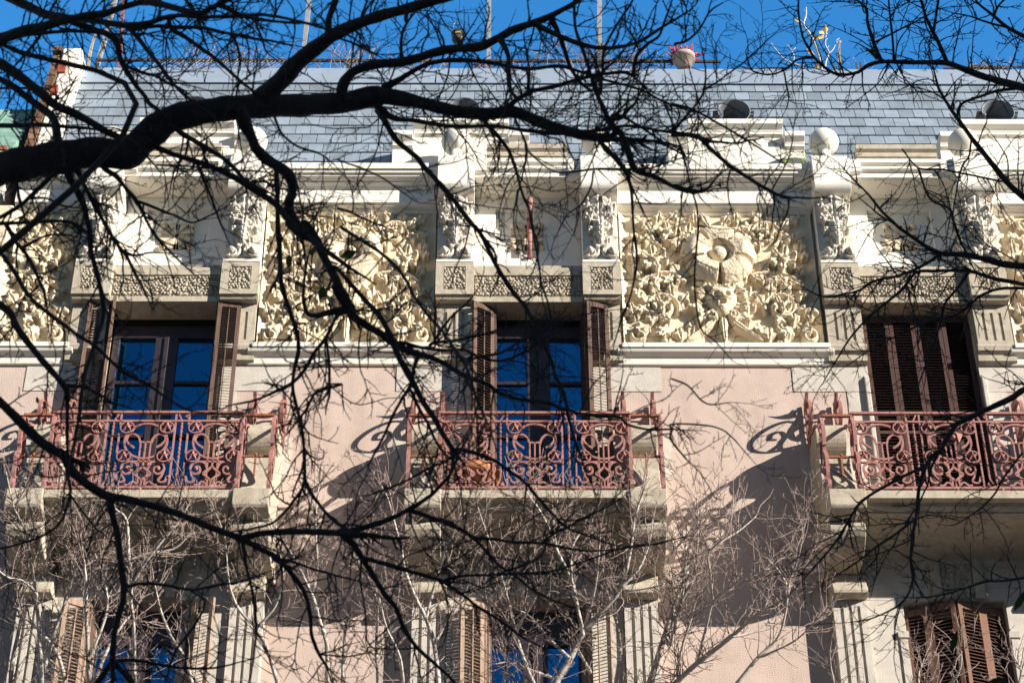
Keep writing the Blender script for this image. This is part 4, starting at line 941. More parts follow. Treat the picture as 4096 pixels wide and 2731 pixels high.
LEFT = [
('ov', S3('-60,400,86 60,375,80 200,350,74 290,352,74 335,315,72 390,275,66 480,255,58 585,245,58 700,242,52 800,235,50 870,220,46 950,232,32 1050,255,28 1120,262,28 1180,257,28 1250,285,26 1330,308,24 1400,318,22')),
('ov', S3('585,245,52 640,190,44 700,130,38 775,75,30 860,41,26 930,22,24 1040,-10,22')),
('z1', S3('2205,220,48 2215,120,46 2240,50,46 2262,-20,44')),
('z2', S3('30,620,78 50,540,72 120,470,64 250,430,62 450,410,62 650,350,60 800,320,58 950,310,60 1060,260,56 1200,190,52 1380,130,46 1480,85,38 1600,20,32 1660,-20,30')),
('z2', S3('320,600,60 420,540,42 560,460,32 700,420,30 850,410,28 1000,425,28 1150,450,26 1300,470,25 1480,450,26 1600,480,24 1750,530,20 1900,570,18 2050,610,17 2200,690,16 2350,740,13')),
('z2', S3('270,720,60 380,800,40 500,815,32 700,850,28 850,855,26 1050,850,25 1250,880,26 1450,900,28 1600,890,30 1750,885,26 1950,850,22 2150,880,20 2360,912,30 2500,950,32')),
('z2', S3('270,730,60 330,830,42 400,940,38 520,1040,36 600,1140,36 700,1250,35 800,1370,34 900,1500,32 965,1568,30')),
('z5', S3('905,0,30 960,60,30 1060,260,32 1180,450,32 1250,530,30 1300,620,28 1370,760,28 1440,920,30 1470,1020,26 1530,1150,24 1550,1280,22 1600,1450,20 1640,1568,16')),
('z2', S3('1120,740,48 1200,670,36 1300,610,32 1450,575,30 1600,530,28 1700,506,28 1800,495,26 1920,488,26 1985,512,22')),
('z2', S3('1985,510,30 1992,440,28 2010,370,28 2080,300,24 2160,240,20 2200,130,17 2230,50,15 2250,-10,14')),
('z2', S3('1110,742,60 1200,760,56 1320,790,52 1450,845,48 1580,895,46 1700,922,44 1820,935,46 1880,872,40 1930,960,48 1965,1060,44 2000,1140,38 2110,1175,36 2250,1250,28 2350,1290,22')),
('z2', S3('1850,860,34 1800,750,34 1745,620,32 1720,540,28 1690,450,26 1650,330,26 1600,180,22 1590,-10,20')),
('z2', S3('1750,940,30 1840,1040,30 1930,1160,28 1970,1260,24 1980,1400,20 1990,1568,16')),
('z5', S3('1985,0,16 2010,250,15 1970,470,13 1900,650,12 1860,790,8')),
('z2', S3('1440,130,44 1480,220,38 1520,330,32 1560,450,28 1600,520,24 1680,600,18 1760,605,12')),
('z2', S3('1330,160,44 1450,220,38 1600,280,36 1720,310,32 1850,320,28 2000,290,24 2100,240,22 2200,170,20 2300,110,16 2360,75,14')),
('z2', S3('1770,620,22 1780,480,22 1790,350,20 1840,230,18 1900,130,18 1960,40,17 1990,-15,15')),
('z2', S3('1090,270,40 1140,370,34 1150,480,32 1160,600,28 1195,660,18')),
('z2', S3('1830,800,30 1900,795,30 1955,735,26 1988,704,20')),
('z2', S3('1850,770,22 1930,790,20 2050,860,18 2150,930,16 2250,1000,14 2340,1050,10')),
('z2', S3('2190,690,16 2250,830,15 2290,940,14 2350,1080,12')),
('z2', S3('1282,605,22 1290,510,17')),
('z2', S3('980,800,34 1080,920,28 1150,1010,26 1190,1120,22 1220,1220,20 1250,1320,18 1290,1420,17 1320,1568,15')),
('z5', S3('1312,0,15 1350,250,15 1370,400,14 1420,550,12 1455,740,8')),
('z2', S3('1185,780,18 1230,880,16 1275,1000,14 1250,1150,12 1215,1300,10 1205,1410,7')),
('z2', S3('1270,1000,12 1350,1080,11 1450,1150,10 1560,1160,14 1720,1140,18 1850,1135,20 1970,1140,24')),
('z2', S3('1720,1150,16 1700,1260,14 1640,1370,12 1540,1450,9 1480,1560,7')),
('z2', S3('460,150,18 480,80,17 560,20,17 650,-20,15')), ('z2', S3('430,360,26 430,250,22 480,140,18 560,40,14')),
('z2', S3('160,100,16 200,0,15')), ('z2', S3('0,250,16 100,290,14 200,340,12 300,390,9')),
('z2', S3('0,1070,14 150,1130,14 300,1200,13 400,1270,11 520,1350,8')), ('z2', S3('0,1400,20 100,1430,18 200,1480,16 330,1530,12')),
# upper left
('z1', S3('-40,275,84 150,215,76 300,180,66 420,140,60 550,115,54 700,90,50 850,40,42 1000,10,38 1100,-20,36')),
('z1', S3('40,-25,62 180,40,62 290,95,60 400,115,56 550,130,48 700,150,44 850,168,42 1000,150,36 1100,120,32 1200,105,30 1400,115,28 1600,110,26 1720,100,24 1900,120,22 2050,155,20 2200,200,18')),
('z1', S3('400,120,48 520,165,48 620,200,46 720,230,44 790,290,42 800,380,42 840,470,38 900,560,34 960,640,32 1010,700,30 1095,765,28')),
('z1', S3('-30,262,30 200,230,28 400,215,26 550,212,24 720,228,24')),
('z1', S3('-40,400,74 100,490,68 200,570,66 290,640,62 380,715,60 500,770,56 620,830,50 720,890,44 850,935,40')),
('z1', S3('-40,505,40 100,590,46 200,670,48 300,745,52 360,800,60 385,900,56 400,990,50')),
('z1', S3('-30,845,36 150,840,34 300,838,32 450,850,28 600,862,22')),
('z1', S3('850,175,38 930,260,32 1000,350,30 1080,450,28 1150,540,26 1220,620,24 1310,695,20')),
('z1', S3('850,450,26 950,490,24 1050,520,22 1120,560,20 1200,590,16 1280,640,12')),
('z1', S3('1150,190,34 1250,250,30 1350,320,28 1450,390,26 1550,480,24 1650,570,22 1720,625,18')),
('z1', S3('870,210,26 1050,180,28 1180,190,30 1350,190,26 1500,220,22 1650,250,20 1800,270,17 1960,305,12')),
('z1', S3('1240,-10,26 1300,80,24 1340,150,20 1370,260,16 1400,340,10')),
('z1', S3('960,5,52 1130,40,46 1310,92,42 1420,50,36 1560,-15,32')), ('z1', S3('1480,35,30 1650,110,26 1800,140,22 2010,160,17')),
('z1', S3('1560,240,20 1600,330,18 1615,420,14 1600,500,10')), ('z1', S3('1720,160,18 1760,260,16 1790,350,12 1860,410,8')),
('z1', S3('250,260,26 180,350,20 100,440,14')), ('z1', S3('380,0,22 340,70,20')), ('z1', S3('1850,790,20 1900,900,18 2000,980,16 2150,1030,14 2250,1110,10')),
# below the main limb
('z1', S3('450,1130,56 490,1230,52 540,1320,46 570,1400,42 605,1568,36')),
('z4', S3('600,0,34 612,150,33 660,330,33 695,480,36 700,600,34 660,740,32 620,860,30 580,1000,28 550,1150,28 530,1300,24 500,1450,18')),
('z1', S3('510,1140,34 570,1250,30 630,1370,30 700,1500,28 742,1568,26')),
('z4', S3('705,0,26 770,110,24 850,220,24 920,350,22 990,490,14')), ('z4', S3('760,100,20 850,185,20 930,200,18 1010,185,14 1150,190,10')),
('z1', S3('690,1120,38 780,1190,32 850,1270,30 920,1360,28 960,1430,24 1030,1568,18')),
('z1', S3('920,1350,24 1050,1400,22 1180,1450,18 1290,1495,14 1400,1450,12 1520,1390,9')), ('z4', S3('1000,0,18 1080,110,16 1210,240,14 1300,330,10')),
('z1', S3('1030,980,40 1200,1050,38 1350,1100,38 1480,1150,40 1600,1210,42 1720,1280,46 1850,1370,48 1900,1430,46 1950,1500,42 2030,1568,40')),
('z4', S3('1935,0,44 2020,70,38 2100,110,34 2200,180,32 2350,290,30')), ('z1', S3('1200,880,40 1300,940,36 1400,1000,34 1500,1060,32 1580,1130,30 1660,1220,26 1800,1290,24')),
('z1', S3('1330,1120,22 1380,1230,20 1440,1380,18 1500,1540,14')), ('z1', S3('1260,950,18 1240,1040,17 1180,1130,14 1150,1230,10')),
('z1', S3('1050,1110,16 1250,1120,16 1500,1140,16 1650,1150,14 1800,1158,10')),
('z1', S3('1640,820,92 1690,920,72 1720,1000,72 1800,1080,76 1900,1140,78 1960,1210,72 1960,1290,66 1935,1370,64 1955,1450,62 2060,1568,60')),
('z4', S3('2055,0,60 2120,90,58 2180,220,58 2240,330,58 2300,450,58 2370,580,56')),
('z5', S3('-10,420,58 50,540,56 120,630,56 220,690,54 310,740,52 390,800,60')),
('z5', S3('-10,290,30 100,410,32 200,520,34 290,620,36 350,740,44 400,860,46 450,960,44 520,1080,42 580,1200,40 650,1300,38 720,1420,36 795,1530,32')),
('z5', S3('380,800,52 480,850,40 600,880,36 720,930,34 850,1010,32 1000,1070,30 1100,1140,28 1250,1180,26 1400,1200,26 1550,1250,22 1700,1280,20 1880,1290,18 1950,1340,18 2100,1370,16 2250,1370,13')),
('z5', S3('430,790,28 560,820,24 720,840,22 850,835,20 950,880,20 1100,905,18 1250,850,16 1350,790,15 1480,780,13 1640,805,9')),
('z5', S3('640,790,24 800,770,20 950,740,18 1100,700,16 1320,655,9')), ('z5', S3('880,900,20 1000,875,20 1110,850,18 1240,780,15 1400,700,11 1620,610,9 1850,570,8')),
('z5', S3('20,10,26 140,90,26 290,190,26 400,290,26 460,380,24 520,500,22 640,640,22 720,730,20 830,900,20 880,1000,20 930,1150,20 1000,1320,16 1060,1480,12')),
('z5', S3('540,890,30 510,980,26 490,1080,24 430,1180,22 370,1290,20 310,1420,19 230,1568,16')), ('z5', S3('490,1110,24 540,1220,22 600,1320,20 660,1450,19 725,1535,17')),
('z5', S3('640,800,18 700,700,20 780,600,18 860,530,16 905,480,12')),
('l2', S3('790,5,32 900,20,30 1050,70,26 1130,130,24 1250,220,22 1340,320,20 1460,450,18 1550,530,16 1720,590,14 1860,640,10')),
('z4', S3('1855,1170,20 1865,1300,26 1866,1400,30 1866,1568,30')) if 0 else ('z1', S3('1855,1150,38 1862,1300,36 1866,1400,35 1866,1568,34')),
('z4', S3('1866,0,34 1880,200,33 1890,380,32 1940,560,30 1990,700,28 2010,830,30 1980,960,26 1970,1100,24 2000,1250,24 2030,1400,24 2042,1568,22')),
('z4', S3('2260,620,24 2200,740,26 2120,850,26 2060,960,26 1980,1050,25 1850,1120,22 1700,1180,18 1560,1205,12')),
('z4', S3('2360,575,52 2220,590,44 2100,610,32 2052,560,26 2040,420,22 2065,230,14')), ('z4', S3('2190,760,20 2205,900,20 2210,1040,22 2215,1110,20')),
('z4', S3('2300,1070,14 2200,1100,22 2120,1130,20 2060,1240,18 2000,1310,16 1930,1400,12')),
('l1', S3('2043,0,22 2050,120,24 2056,230,26 2150,370,23 2250,480,24 2345,545,26')), ('l1', S3('2050,225,22 1990,320,22 1920,410,20 1830,490,18 1700,530,15 1560,550,10')),
('z4', S3('-20,150,32 100,320,33 170,440,32 270,550,30 400,650,28 520,740,26 640,820,25 740,920,24 850,1010,22 1000,1080,20 1100,1150,18 1250,1240,16 1390,1262,12')),
('z4', S3('30,-20,34 110,110,30 180,200,26 250,350,24 300,480,20 325,700,10')),
('z4', S3('-20,525,52 70,590,50 120,690,47 190,790,46 270,890,44 360,990,43 440,1090,42 450,1200,26 450,1400,24 452,1568,20')), ('z4', S3('440,1075,30 560,1090,22 640,1120,18 740,1180,14 850,1220,10')),
('l1', S3('455,0,18 462,200,18 470,300,20 410,480,18 300,570,18 150,630,18 -20,672,16')), ('l1', S3('470,300,16 560,420,15 640,520,13 720,590,10')),
('z4', S3('150,150,18 280,85,17 400,62,15 520,80,9')), ('z1', S3('-20,1500,26 200,1492,26 400,1480,25 500,1500,22 590,1565,17')),
('z1', S3('380,1160,36 250,1280,32 130,1380,30 -20,1470,28')), ('z1', S3('210,1330,18 320,1335,17 430,1385,15 550,1400,10')), ('z1', S3('110,1180,22 120,1280,24 140,1370,26')),
# lower left limb
('z4', S3('-40,1150,58 100,1290,62 200,1390,66 300,1475,66 430,1548,68')),
('l1', S3('425,35,70 500,155,64 600,240,62 720,310,64 850,330,52 1000,370,50 1200,430,46 1400,510,44 1550,570,44 1620,602,46')),
('l1', S3('1610,598,42 1750,560,42 1900,550,42 2100,553,44 2280,560,46 2400,572,54')),
('l1', S3('1620,600,46 1750,670,40 1870,740,38 1950,830,35 2020,920,33 2060,1010,30 2080,1120,28 2090,1240,26 2130,1350,24 2200,1460,18')),
('l1', S3('735,315,54 760,440,48 790,560,46 805,700,45 820,800,44 830,920,46 820,1020,44 790,1120,42 762,1250,42 755,1425,44')),
('l1', S3('755,1420,42 700,1500,42 640,1580,40')), ('l1', S3('765,1425,40 840,1510,38 900,1590,36')),
('l1', S3('830,925,26 950,900,22 1100,910,22 1280,940,20 1450,910,17 1620,880,14 1800,820,9')), ('l1', S3('765,1420,26 900,1410,24 1050,1440,22 1200,1462,20 1400,1470,17 1560,1440,12')),
('l1', S3('1630,620,26 1660,800,22 1690,930,20 1710,1080,20 1720,1250,18 1700,1430,12')), ('l1', S3('1280,940,16 1380,1030,16 1290,1210,18 1200,1320,18 1150,1430,16 1110,1568,13')),
('l1', S3('1860,730,20 2000,760,18 2090,800,18 2200,830,17 2360,870,14')),
('l2', S3('30,560,56 110,640,44 170,730,40 240,840,38 320,970,36 390,1060,34 450,1200,30 530,1320,27 650,1430,24 760,1530,20 810,1590,17')),
('l2', S3('30,560,50 80,550,46 300,480,38 480,400,32 620,310,28 680,250,24 760,160,21 812,30,20')), ('l2', S3('812,20,20 720,80,19 640,115,17 500,190,16 350,260,16 230,300,14')),
('l2', S3('170,730,36 300,760,32 450,810,30 600,850,27 710,885,28')), ('l2', S3('705,885,24 830,850,22 950,845,19 1060,840,19 1180,800,17 1290,760,16 1370,710,14 1400,620,9')),
('l2', S3('705,885,24 830,970,22 950,1060,21 1100,1150,19 1250,1260,16 1400,1340,10')), ('l2', S3('1060,840,16 1250,830,16 1450,815,15 1600,770,14 1750,720,13 1900,670,12 2100,640,11 2350,580,9')),
('l2', S3('485,410,34 600,450,31 720,490,30 850,550,28 920,590,27 1050,600,23 1200,620,21 1380,625,20 1550,660,17 1700,680,14 1920,665,9')),
('l2', S3('910,590,24 1020,700,22 1100,780,21 1200,850,19 1300,930,17 1450,1010,14 1540,1045,9')), ('l2', S3('160,740,18 160,900,15 190,1100,13 200,1280,12 265,1355,8')),
('l2', S3('700,890,15 740,1050,13 742,1180,12 700,1340,8')), ('l2', S3('1380,625,18 1460,560,17 1600,490,17 1800,390,14 1900,330,9')),
]
RIGHT = [
('z3', S3('2420,620,60 2350,590,56 2200,550,50 2050,500,46 1950,460,42 1830,420,38 1700,415,34 1550,415,31 1400,412,29 1300,440,27 1220,490,24 1100,500,21 1020,460,19 950,400,18 900,320,17 860,230,15 840,100,13 835,-10,11')),
('z3', S3('1830,415,32 1780,300,28 1740,220,26 1700,130,22 1670,40,20 1650,-20,18')), ('z3', S3('1740,220,22 1762,100,20 1778,-20,19')),
('z3', S3('1390,408,32 1340,290,27 1300,150,23 1290,60,18 1200,-20,14')), ('z3', S3('1365,392,24 1325,355,22 1290,325,14')), ('z3', S3('1475,408,20 1465,250,17 1450,100,15 1440,-10,13')),
('z3', S3('2420,280,34 2250,190,27 2150,110,22 2050,30,17 2010,-20,14')), ('z3', S3('2250,190,18 2100,150,15 1990,110,12 1880,90,8')), ('z3', S3('2150,110,18 2180,40,16 2240,-20,13')),
('z3', S3('1340,290,16 1460,230,14 1580,170,12 1690,110,9')), ('z3', S3('950,390,16 830,400,15 760,460,14 650,500,13 540,480,13 510,440,12 490,390,9')),
('z3', S3('730,465,12 750,560,12 770,660,10 750,740,6')), ('z3', S3('2420,1360,46 2350,1320,44 2250,1240,42 2150,1120,38 2080,1030,36 2000,930,32 1920,820,28 1850,720,24 1780,600,19 1740,450,11')),
('z3', S3('1900,790,20 1930,700,19 2050,650,20 2180,610,22 2350,592,24')), ('z3', S3('2000,930,14 1980,1050,14 1940,1110,14 1910,1220,12 1880,1380,9')),
('z6', S3('2430,290,54 2350,280,50 2200,265,46 2080,230,42 1960,200,38 1800,190,33 1700,150,29 1600,80,25 1500,10,22')),
('z3', S3('1500,1521,22 1400,1420,19 1300,1300,15 1200,1200,12 1120,1110,7')), ('z3', S3('1640,1130,14 1720,1330,16 1850,1400,16 1880,1500,18 1930,1640,20')), ('z3', S3('1530,1000,10 1640,1130,13 1800,1140,14 2000,1180,14 2200,1220,14')),
('z6', S3('1800,190,24 1650,280,22 1500,340,20 1350,370,19 1250,430,17 1150,460,15 1000,480,13 850,410,8')),
('z6', S3('2430,420,32 2350,400,30 2150,360,28 1980,310,26 1750,310,23 1620,320,22 1530,430,21 1420,520,20 1300,620,18 1180,760,14 1080,920,11 1000,1060,7')),
('z6', S3('1985,310,22 1900,430,20 1820,530,18 1780,680,15 1720,850,13 1650,1050,10 1600,1160,6')), ('z6', S3('2430,430,22 2200,425,21 2050,480,19 1900,600,17 1700,650,15 1500,740,13 1300,850,10 1150,950,6')),
('z6', S3('2430,1070,46 2350,1105,44 2250,1170,42 2100,1240,40 1950,1310,38 1880,1360,36 1780,1530,30')),
('l3', S3('1800,-10,30 1700,100,28 1645,260,26 1630,420,23 1600,600,21 1590,750,19 1600,880,17 1530,1020,15 1350,1120,11 1180,1160,7')),
('l3', S3('1700,105,24 1500,200,22 1280,330,21 1200,430,19 1100,600,17 950,780,13 860,880,8')), ('l3', S3('1615,470,20 1500,560,18 1350,660,16 1220,760,13 1080,850,8')),
('l3', S3('2430,850,20 2200,885,18 2080,890,17 1900,950,15 1750,985,13 1600,995,8')), ('l3', S3('2340,20,16 2220,180,16 2150,300,14 2050,400,12 1900,500,9')), ('l3', S3('1530,1020,12 1490,1180,10 1480,1350,7')),
('z3', S3('-10,700,18 130,740,17 300,830,16 450,920,15 600,1010,13 730,1095,9')), ('z3', S3('-10,905,34 150,908,34 250,1000,31 370,1110,29 470,1180,27 600,1260,26 700,1310,25 785,1330,22')),
('z3', S3('-10,1248,26 120,1280,24 210,1278,22 285,1195,14')), ('z3', S3('30,985,16 70,1080,15 110,1250,14 150,1400,13 165,1568,12')), ('z6', S3('165,0,15 150,200,14 140,400,14 180,680,12 280,780,10 395,912,6')),
('z3', S3('-10,900,14 60,800,17 160,690,18 200,600,16 210,480,13 190,330,9')), ('z3', S3('200,610,14 330,520,13 480,410,12 630,270,7')), ('z3', S3('0,300,20 90,270,18 180,180,16 240,80,14 330,20,9')),
('z6', S3('-20,1030,14 100,1080,13 220,1200,12 380,1190,7')), ('z6', S3('-20,1340,14 150,1340,13 300,1360,12 400,1430,10 510,1560,7')), ('z6', S3('-20,1440,16 80,1568,14')), ('z3', S3('560,1330,9 575,1450,8 570,1568,7')), ('z3', S3('640,1290,9 690,1400,8 720,1568,7')),
]
mv = [e for e in RIGHT if ZOOM[e[0]][0]+e[1][0][0]*.5957 < 3085]      # twigs that carry on from the left tree's boughs
RIGHT = [e for e in RIGHT if e not in mv]; LEFT = LEFT+mv
rr = random.Random(5)
ft = empty('foreground_tree', (-6.6, -17.6, 0)); tag(ft, 'bare dark tree whose thick shaded limbs cross the view from the left edge', 'tree')
ft2 = empty('foreground_tree', (7.2, -14.0, 0)); tag(ft2, 'bare dark tree reaching in from the right edge with finer twigs', 'tree')
def plant(root, sets, base, spread, dens, **kw):
    T = MB(); tw = grow(T, sets, base, spread, dens, .04, rr, **kw)
    for mb in (T, tw): mb.v = [(x-root.location.x, y-root.location.y, z-root.location.z) for x, y, z in mb.v]
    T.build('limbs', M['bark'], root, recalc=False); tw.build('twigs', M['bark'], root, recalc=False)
    print('TREE', len(T.f), len(tw.f))
def trunk(root, top, r0, r1, m, names='trunk', extra=()):
    q = MB(); loc = np.array(root.location)
    q.tube(smooth_pts([(0, 0, -.1), (.05, 0, top[2]*.3), (top[0]*.3, top[1]*.3, top[2]*.65), top], 8), np.linspace(r0, r1, 25), 14)
    for P, a, b in extra: q.tube(smooth_pts(P, 6), np.linspace(a, b, (len(P)-1)*6+1), 10)
    q.build(names, m, root, recalc=False)
def bough_trunk(root, top, r0, r1):
    loc = np.array(root.location); top = np.array(top); ex = []
    for p, back, r_ in OUT:
        e = p-loc; bk = back/np.linalg.norm(back); dist = np.linalg.norm(e-top)
        f_ = np.clip((e[2]-1.2)/top[2], .45, 1); st = np.array([top[0]*f_**2*.9, top[1]*f_, top[2]*f_])
        if e[2] > top[2]*1.15: st = top*.99
        ctl = e+bk*min(.7, dist*.3); mid = (st+ctl)/2+np.array([0, 0, -.05*dist])+rng.normal(0, .05, 3)
        ex.append(([tuple(st), tuple(mid), tuple(ctl), tuple(e)], max(r_*1.5, .02), r_))
    trunk(root, tuple(top), r0, r1, M['bark'], extra=ex)
plant(ft, LEFT, 8.6, .45, .85, lens=(80, 360), wtw=7.5)
bough_trunk(ft, (1.6, -.3, 5.4), .20, .12)
plant(ft2, RIGHT, 13.5, .6, 1.3, lens=(70, 300), wtw=6.5, drop=.25)
bough_trunk(ft2, (-.9, 0, 8.4), .20, .09)
# a few leaves still hanging on
loc = np.array(ft.location)
for px, py, a, s_, t in ((1156, 1044, 85, 1, 8.6), (1288, 1170, 75, 1.1, 8.6), (1395, 1016, 20, 1.2, 8.4), (1250, 1005, 70, .7, 8.6), (150, 1600, 100, .5, 8.6)):
    c_ = world(px, py, t)-loc; v = (rt*cos(radians(a))+up*sin(radians(a)))*.030*s_; u_ = (-rt*sin(radians(a))+up*cos(radians(a)))*.013*s_
    lf = MB(); lf.add([c_-v, c_-v*.3+u_-fw*.006, c_+v*.4+u_*.8-fw*.004, c_+v, c_+v*.4-u_*.8, c_-v*.3-u_], [(0, 1, 2, 3, 4, 5)]); lf.build('leaf', M['leaf'], ft, recalc=False)
loc = np.array(ft2.location)
for px, py, a, s_ in ((3817, 2563, 75, 1.3), (4080, 2400, 60, 1.4), (3990, 2720, 10, 1.2)):
    c_ = world(px, py, 13.2)-loc; v = (rt*cos(radians(a))+up*sin(radians(a)))*.055*s_; u_ = (-rt*sin(radians(a))+up*cos(radians(a)))*.016*s_
    lf = MB(); lf.add([c_-v, c_-v*.3+u_-fw*.006, c_+v*.4+u_*.8-fw*.004, c_+v, c_+v*.4-u_*.8, c_-v*.3-u_], [(0, 1, 2, 3, 4, 5)]); lf.build('leaf', M['leaf'], ft2, recalc=False)

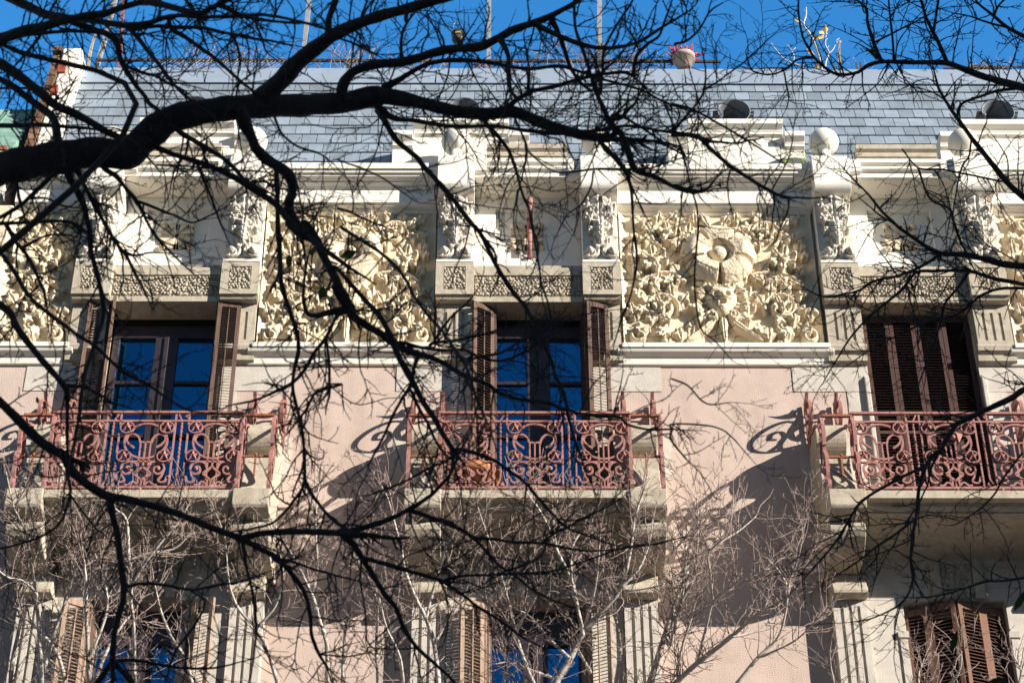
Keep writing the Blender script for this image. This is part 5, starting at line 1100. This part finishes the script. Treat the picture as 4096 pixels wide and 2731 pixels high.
# pale sunlit trees close to the facade
BT = [
 ('bare pale tree with the densest twigs in front of the left lower window', (-4.2, -4.4), 26.6, [
 ('l1', S3('620,1700,40 600,1568,34 590,1300,28 580,1080,24 580,900,20 560,700,14 540,560,9')),
 ('l1', S3('290,1700,38 280,1568,32 260,1200,28 230,900,24 190,700,20 170,550,17 90,380,12 40,150,7')),
 ('l1', S3('290,1480,28 400,1120,22 520,830,18 600,760,14 690,720,9')), ('l1', S3('240,960,20 150,880,17 60,860,14 -30,800,10')),
 ('l1', S3('900,1700,38 905,1568,30 900,1200,26 880,950,22 950,800,20 1100,600,15 1200,490,12 1290,330,7')),
 ('l1', S3('880,960,20 880,830,20 865,700,22 850,480,20 780,400,14 720,330,8')), ('l1', S3('868,745,20 1000,700,18 1160,670,16 1250,600,13 1310,555,8')),
 ('l1', S3('600,1400,24 700,1150,20 720,990,17 680,830,12 640,700,7')), ('l1', S3('460,1700,30 400,1400,24 300,1250,20 200,1150,15 60,1100,10')), ('l1', S3('620,1600,28 720,1350,22 820,1180,18 900,1090,12')),
 ('l1', S3('60,1700,36 90,1400,28 150,1100,22 130,950,17 200,760,11')), ('l1', S3('1300,1650,30 1250,1420,24 1150,1250,20 1080,1080,14 1040,900,8')), ('l1', S3('400,1120,18 480,900,15 560,620,12 600,420,7')), ('l1', S3('230,900,18 330,700,15 420,520,11 450,380,7')),
 ]),
 ('bare pale tree rising between the left and middle balconies', (-1.6, -4.8), 26.2, [
 ('l1', S3('2230,1700,40 2200,1568,32 2190,1300,28 2140,1130,24 2095,980,21 2000,780,18 1920,640,14 1840,520,8')), ('l1', S3('2095,980,21 2130,800,19 2120,560,16 2130,330,11 2150,200,6')),
 ('l1', S3('1900,1700,34 1800,1350,26 1720,1200,23 1600,1060,20 1540,900,18 1520,700,15 1500,560,11 1450,430,7')), ('l2', S3('700,1700,42 680,1568,36 650,1300,32 590,1120,28 520,980,24 460,820,20 430,660,17 380,480,13 340,330,9 270,210,6')),
 ('l2', S3('600,1110,24 640,950,22 690,780,20 720,680,18 760,600,14 800,510,11 860,420,7')), ('l2', S3('690,800,18 800,745,17 850,690,13 900,600,8')), ('l2', S3('280,1700,28 270,1568,22 260,1300,19 265,1050,16 200,850,11 120,720,7')),
 ('l2', S3('650,1300,24 760,1120,18 850,980,14 900,850,8')), ('l2', S3('265,1300,18 400,1200,15 520,1130,11')), ('l2', S3('20,1700,28 40,1400,22 60,1150,17 150,950,12 130,700,7')), ('l1', S3('1720,1200,20 1850,1050,16 1900,860,11 1880,700,7')),
 ('l2', S3('450,1700,26 420,1400,20 330,1200,16 280,1000,10')),
 ]),
 ('bare pale tree with its twigs before the middle balcony', (1.0, -4.6), 26.4, [
 ('l2', S3('1420,1700,52 1480,1540,46 1560,1400,42 1640,1240,40 1780,1080,32 1900,930,26 1960,700,22 2000,450,16 2050,300,10 2080,180,6')), ('l2', S3('1645,1220,28 1600,1000,26 1560,850,24 1480,690,21 1430,560,19 1370,430,15 1300,330,10 1240,250,6')),
 ('l2', S3('1360,1700,34 1330,1600,28 1250,1400,24 1190,1200,20 1130,950,16 1080,780,13 1000,560,10 940,380,6')), ('l2', S3('1575,900,22 1570,700,20 1620,580,16 1710,560,9')), ('l2', S3('1200,1200,18 1300,1050,15 1370,900,11')),
 ('l2', S3('1850,1700,34 1900,1300,26 1840,1050,20 1790,900,15 1700,760,9')), ('l2', S3('1560,1400,24 1400,1250,20 1290,1120,14 1180,1060,9')), ('l2', S3('1480,1540,24 1300,1480,20 1150,1430,14 1050,1440,8')),
 ('l2', S3('1640,1240,24 1700,1050,20 1740,860,15 1760,640,9')), ('l2', S3('1900,930,20 2010,820,17 2090,650,13 2120,450,8')), ('l2', S3('1700,1500,26 1620,1350,18')), ('l2', S3('1100,1650,26 1130,1400,20 1060,1200,15 1000,1000,9')), ('l2', S3('1950,950,16 2090,930,12 2200,900,8')),
 ('l2', S3('1130,950,14 1180,800,11 1230,650,7')), ('l2', S3('1480,690,15 1450,500,11 1480,330,7')),
 ]),
 ('bare pale tree spreading over the shaded pink wall', (3.2, -4.5), 26.5, [
 ('l2', S3('2060,1700,52 2100,1568,46 2200,1250,36 2280,1000,28 2350,820,22')), ('l3', S3('-20,900,26 100,780,21 200,690,18 260,650,16 370,590,14 470,520,11 550,450,7')), ('l3', S3('-80,1650,42 20,1560,38 150,1440,35 380,1260,29 560,1110,22 750,1000,14 830,930,8')),
 ('l3', S3('400,1600,32 560,1400,25 700,1260,20 750,1080,17 770,900,15 830,740,12 860,560,8 840,450,5')), ('l3', S3('160,1430,25 220,1180,21 260,1030,18 350,950,15 450,880,13 640,800,8')), ('l3', S3('260,1030,18 245,850,15 235,690,13 360,560,10 400,330,6')),
 ('l3', S3('20,1500,18 60,1300,16 110,1150,13 150,1000,8')), ('l3', S3('770,920,14 700,810,12 620,720,7')), ('l3', S3('380,1260,18 520,1230,14 650,1150,10')), ('l3', S3('560,1400,16 800,1290,12 950,1150,9 1040,1070,6')), ('l2', S3('2200,1250,26 2300,1050,20 2330,850,14 2340,650,9')),
 ('l3', S3('-20,1300,24 40,1050,20 130,860,15 160,560,9 150,300,6')), ('l3', S3('60,900,18 100,650,13 250,420,8')), ('l3', S3('830,750,10 950,650,8 1010,580,6')), ('l3', S3('-20,700,16 100,560,12 200,400,8 280,270,5')),
 ]),
 ('low bare pale tree whose few twigs reach the right lower shutters', (5.9, -4.7), 26.3, [
 ('l3', S3('1500,2000,30 1560,1800,24 1660,1650,18 1850,1570,18 1920,1470,15 1930,1350,9')), ('l3', S3('1560,1800,24 1350,1720,18 1120,1650,14 1060,1500,10 1050,1400,6')), ('l3', S3('1560,1800,24 1900,1740,22 2250,1640,20 2330,1500,16 2280,1380,9')), ('l3', S3('1660,1660,14 1640,1520,11 1680,1400,7')),
 ]),
]
for i, (lab, (x, y), base, sets) in enumerate(BT):
    root = empty('pale_tree', (x, y, 0.13)); tag(root, lab, 'tree', 'sunlit bare trees along the facade')
    T = MB(); tw = grow(T, sets, base, .5, 2.1 if i < 3 else 1.9 if i == 3 else 1.6, .30, rr, lens=(80, 280), wtw=4.0, dscale=2.2, drop=0)
    for mb in (T, tw): mb.v = [(a-x, b-y, c_-.13) for a, b, c_ in mb.v]
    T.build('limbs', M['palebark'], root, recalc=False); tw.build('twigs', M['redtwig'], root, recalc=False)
    print('PALE', len(T.f), len(tw.f))
    ends_ = []
    for s_ in sets:
        ox, oy, k = ZOOM[s_[0]]; a, b, w_ = s_[1][0]
        if oy+b*k > 2725: ends_.append((world(ox+a*k, oy+b*k, base)-np.array(root.location), w_*k/2*base/FPX))
    trunk(root, (.2, 0, 9.2), .17, .09, M['palebark'], extra=[([(.12, 0, 7.6+.4*j), tuple(np.array([.16, 0, 9.0])*.5+e*.5), tuple(e)], .06, r_) for j, (e, r_) in enumerate(ends_)])
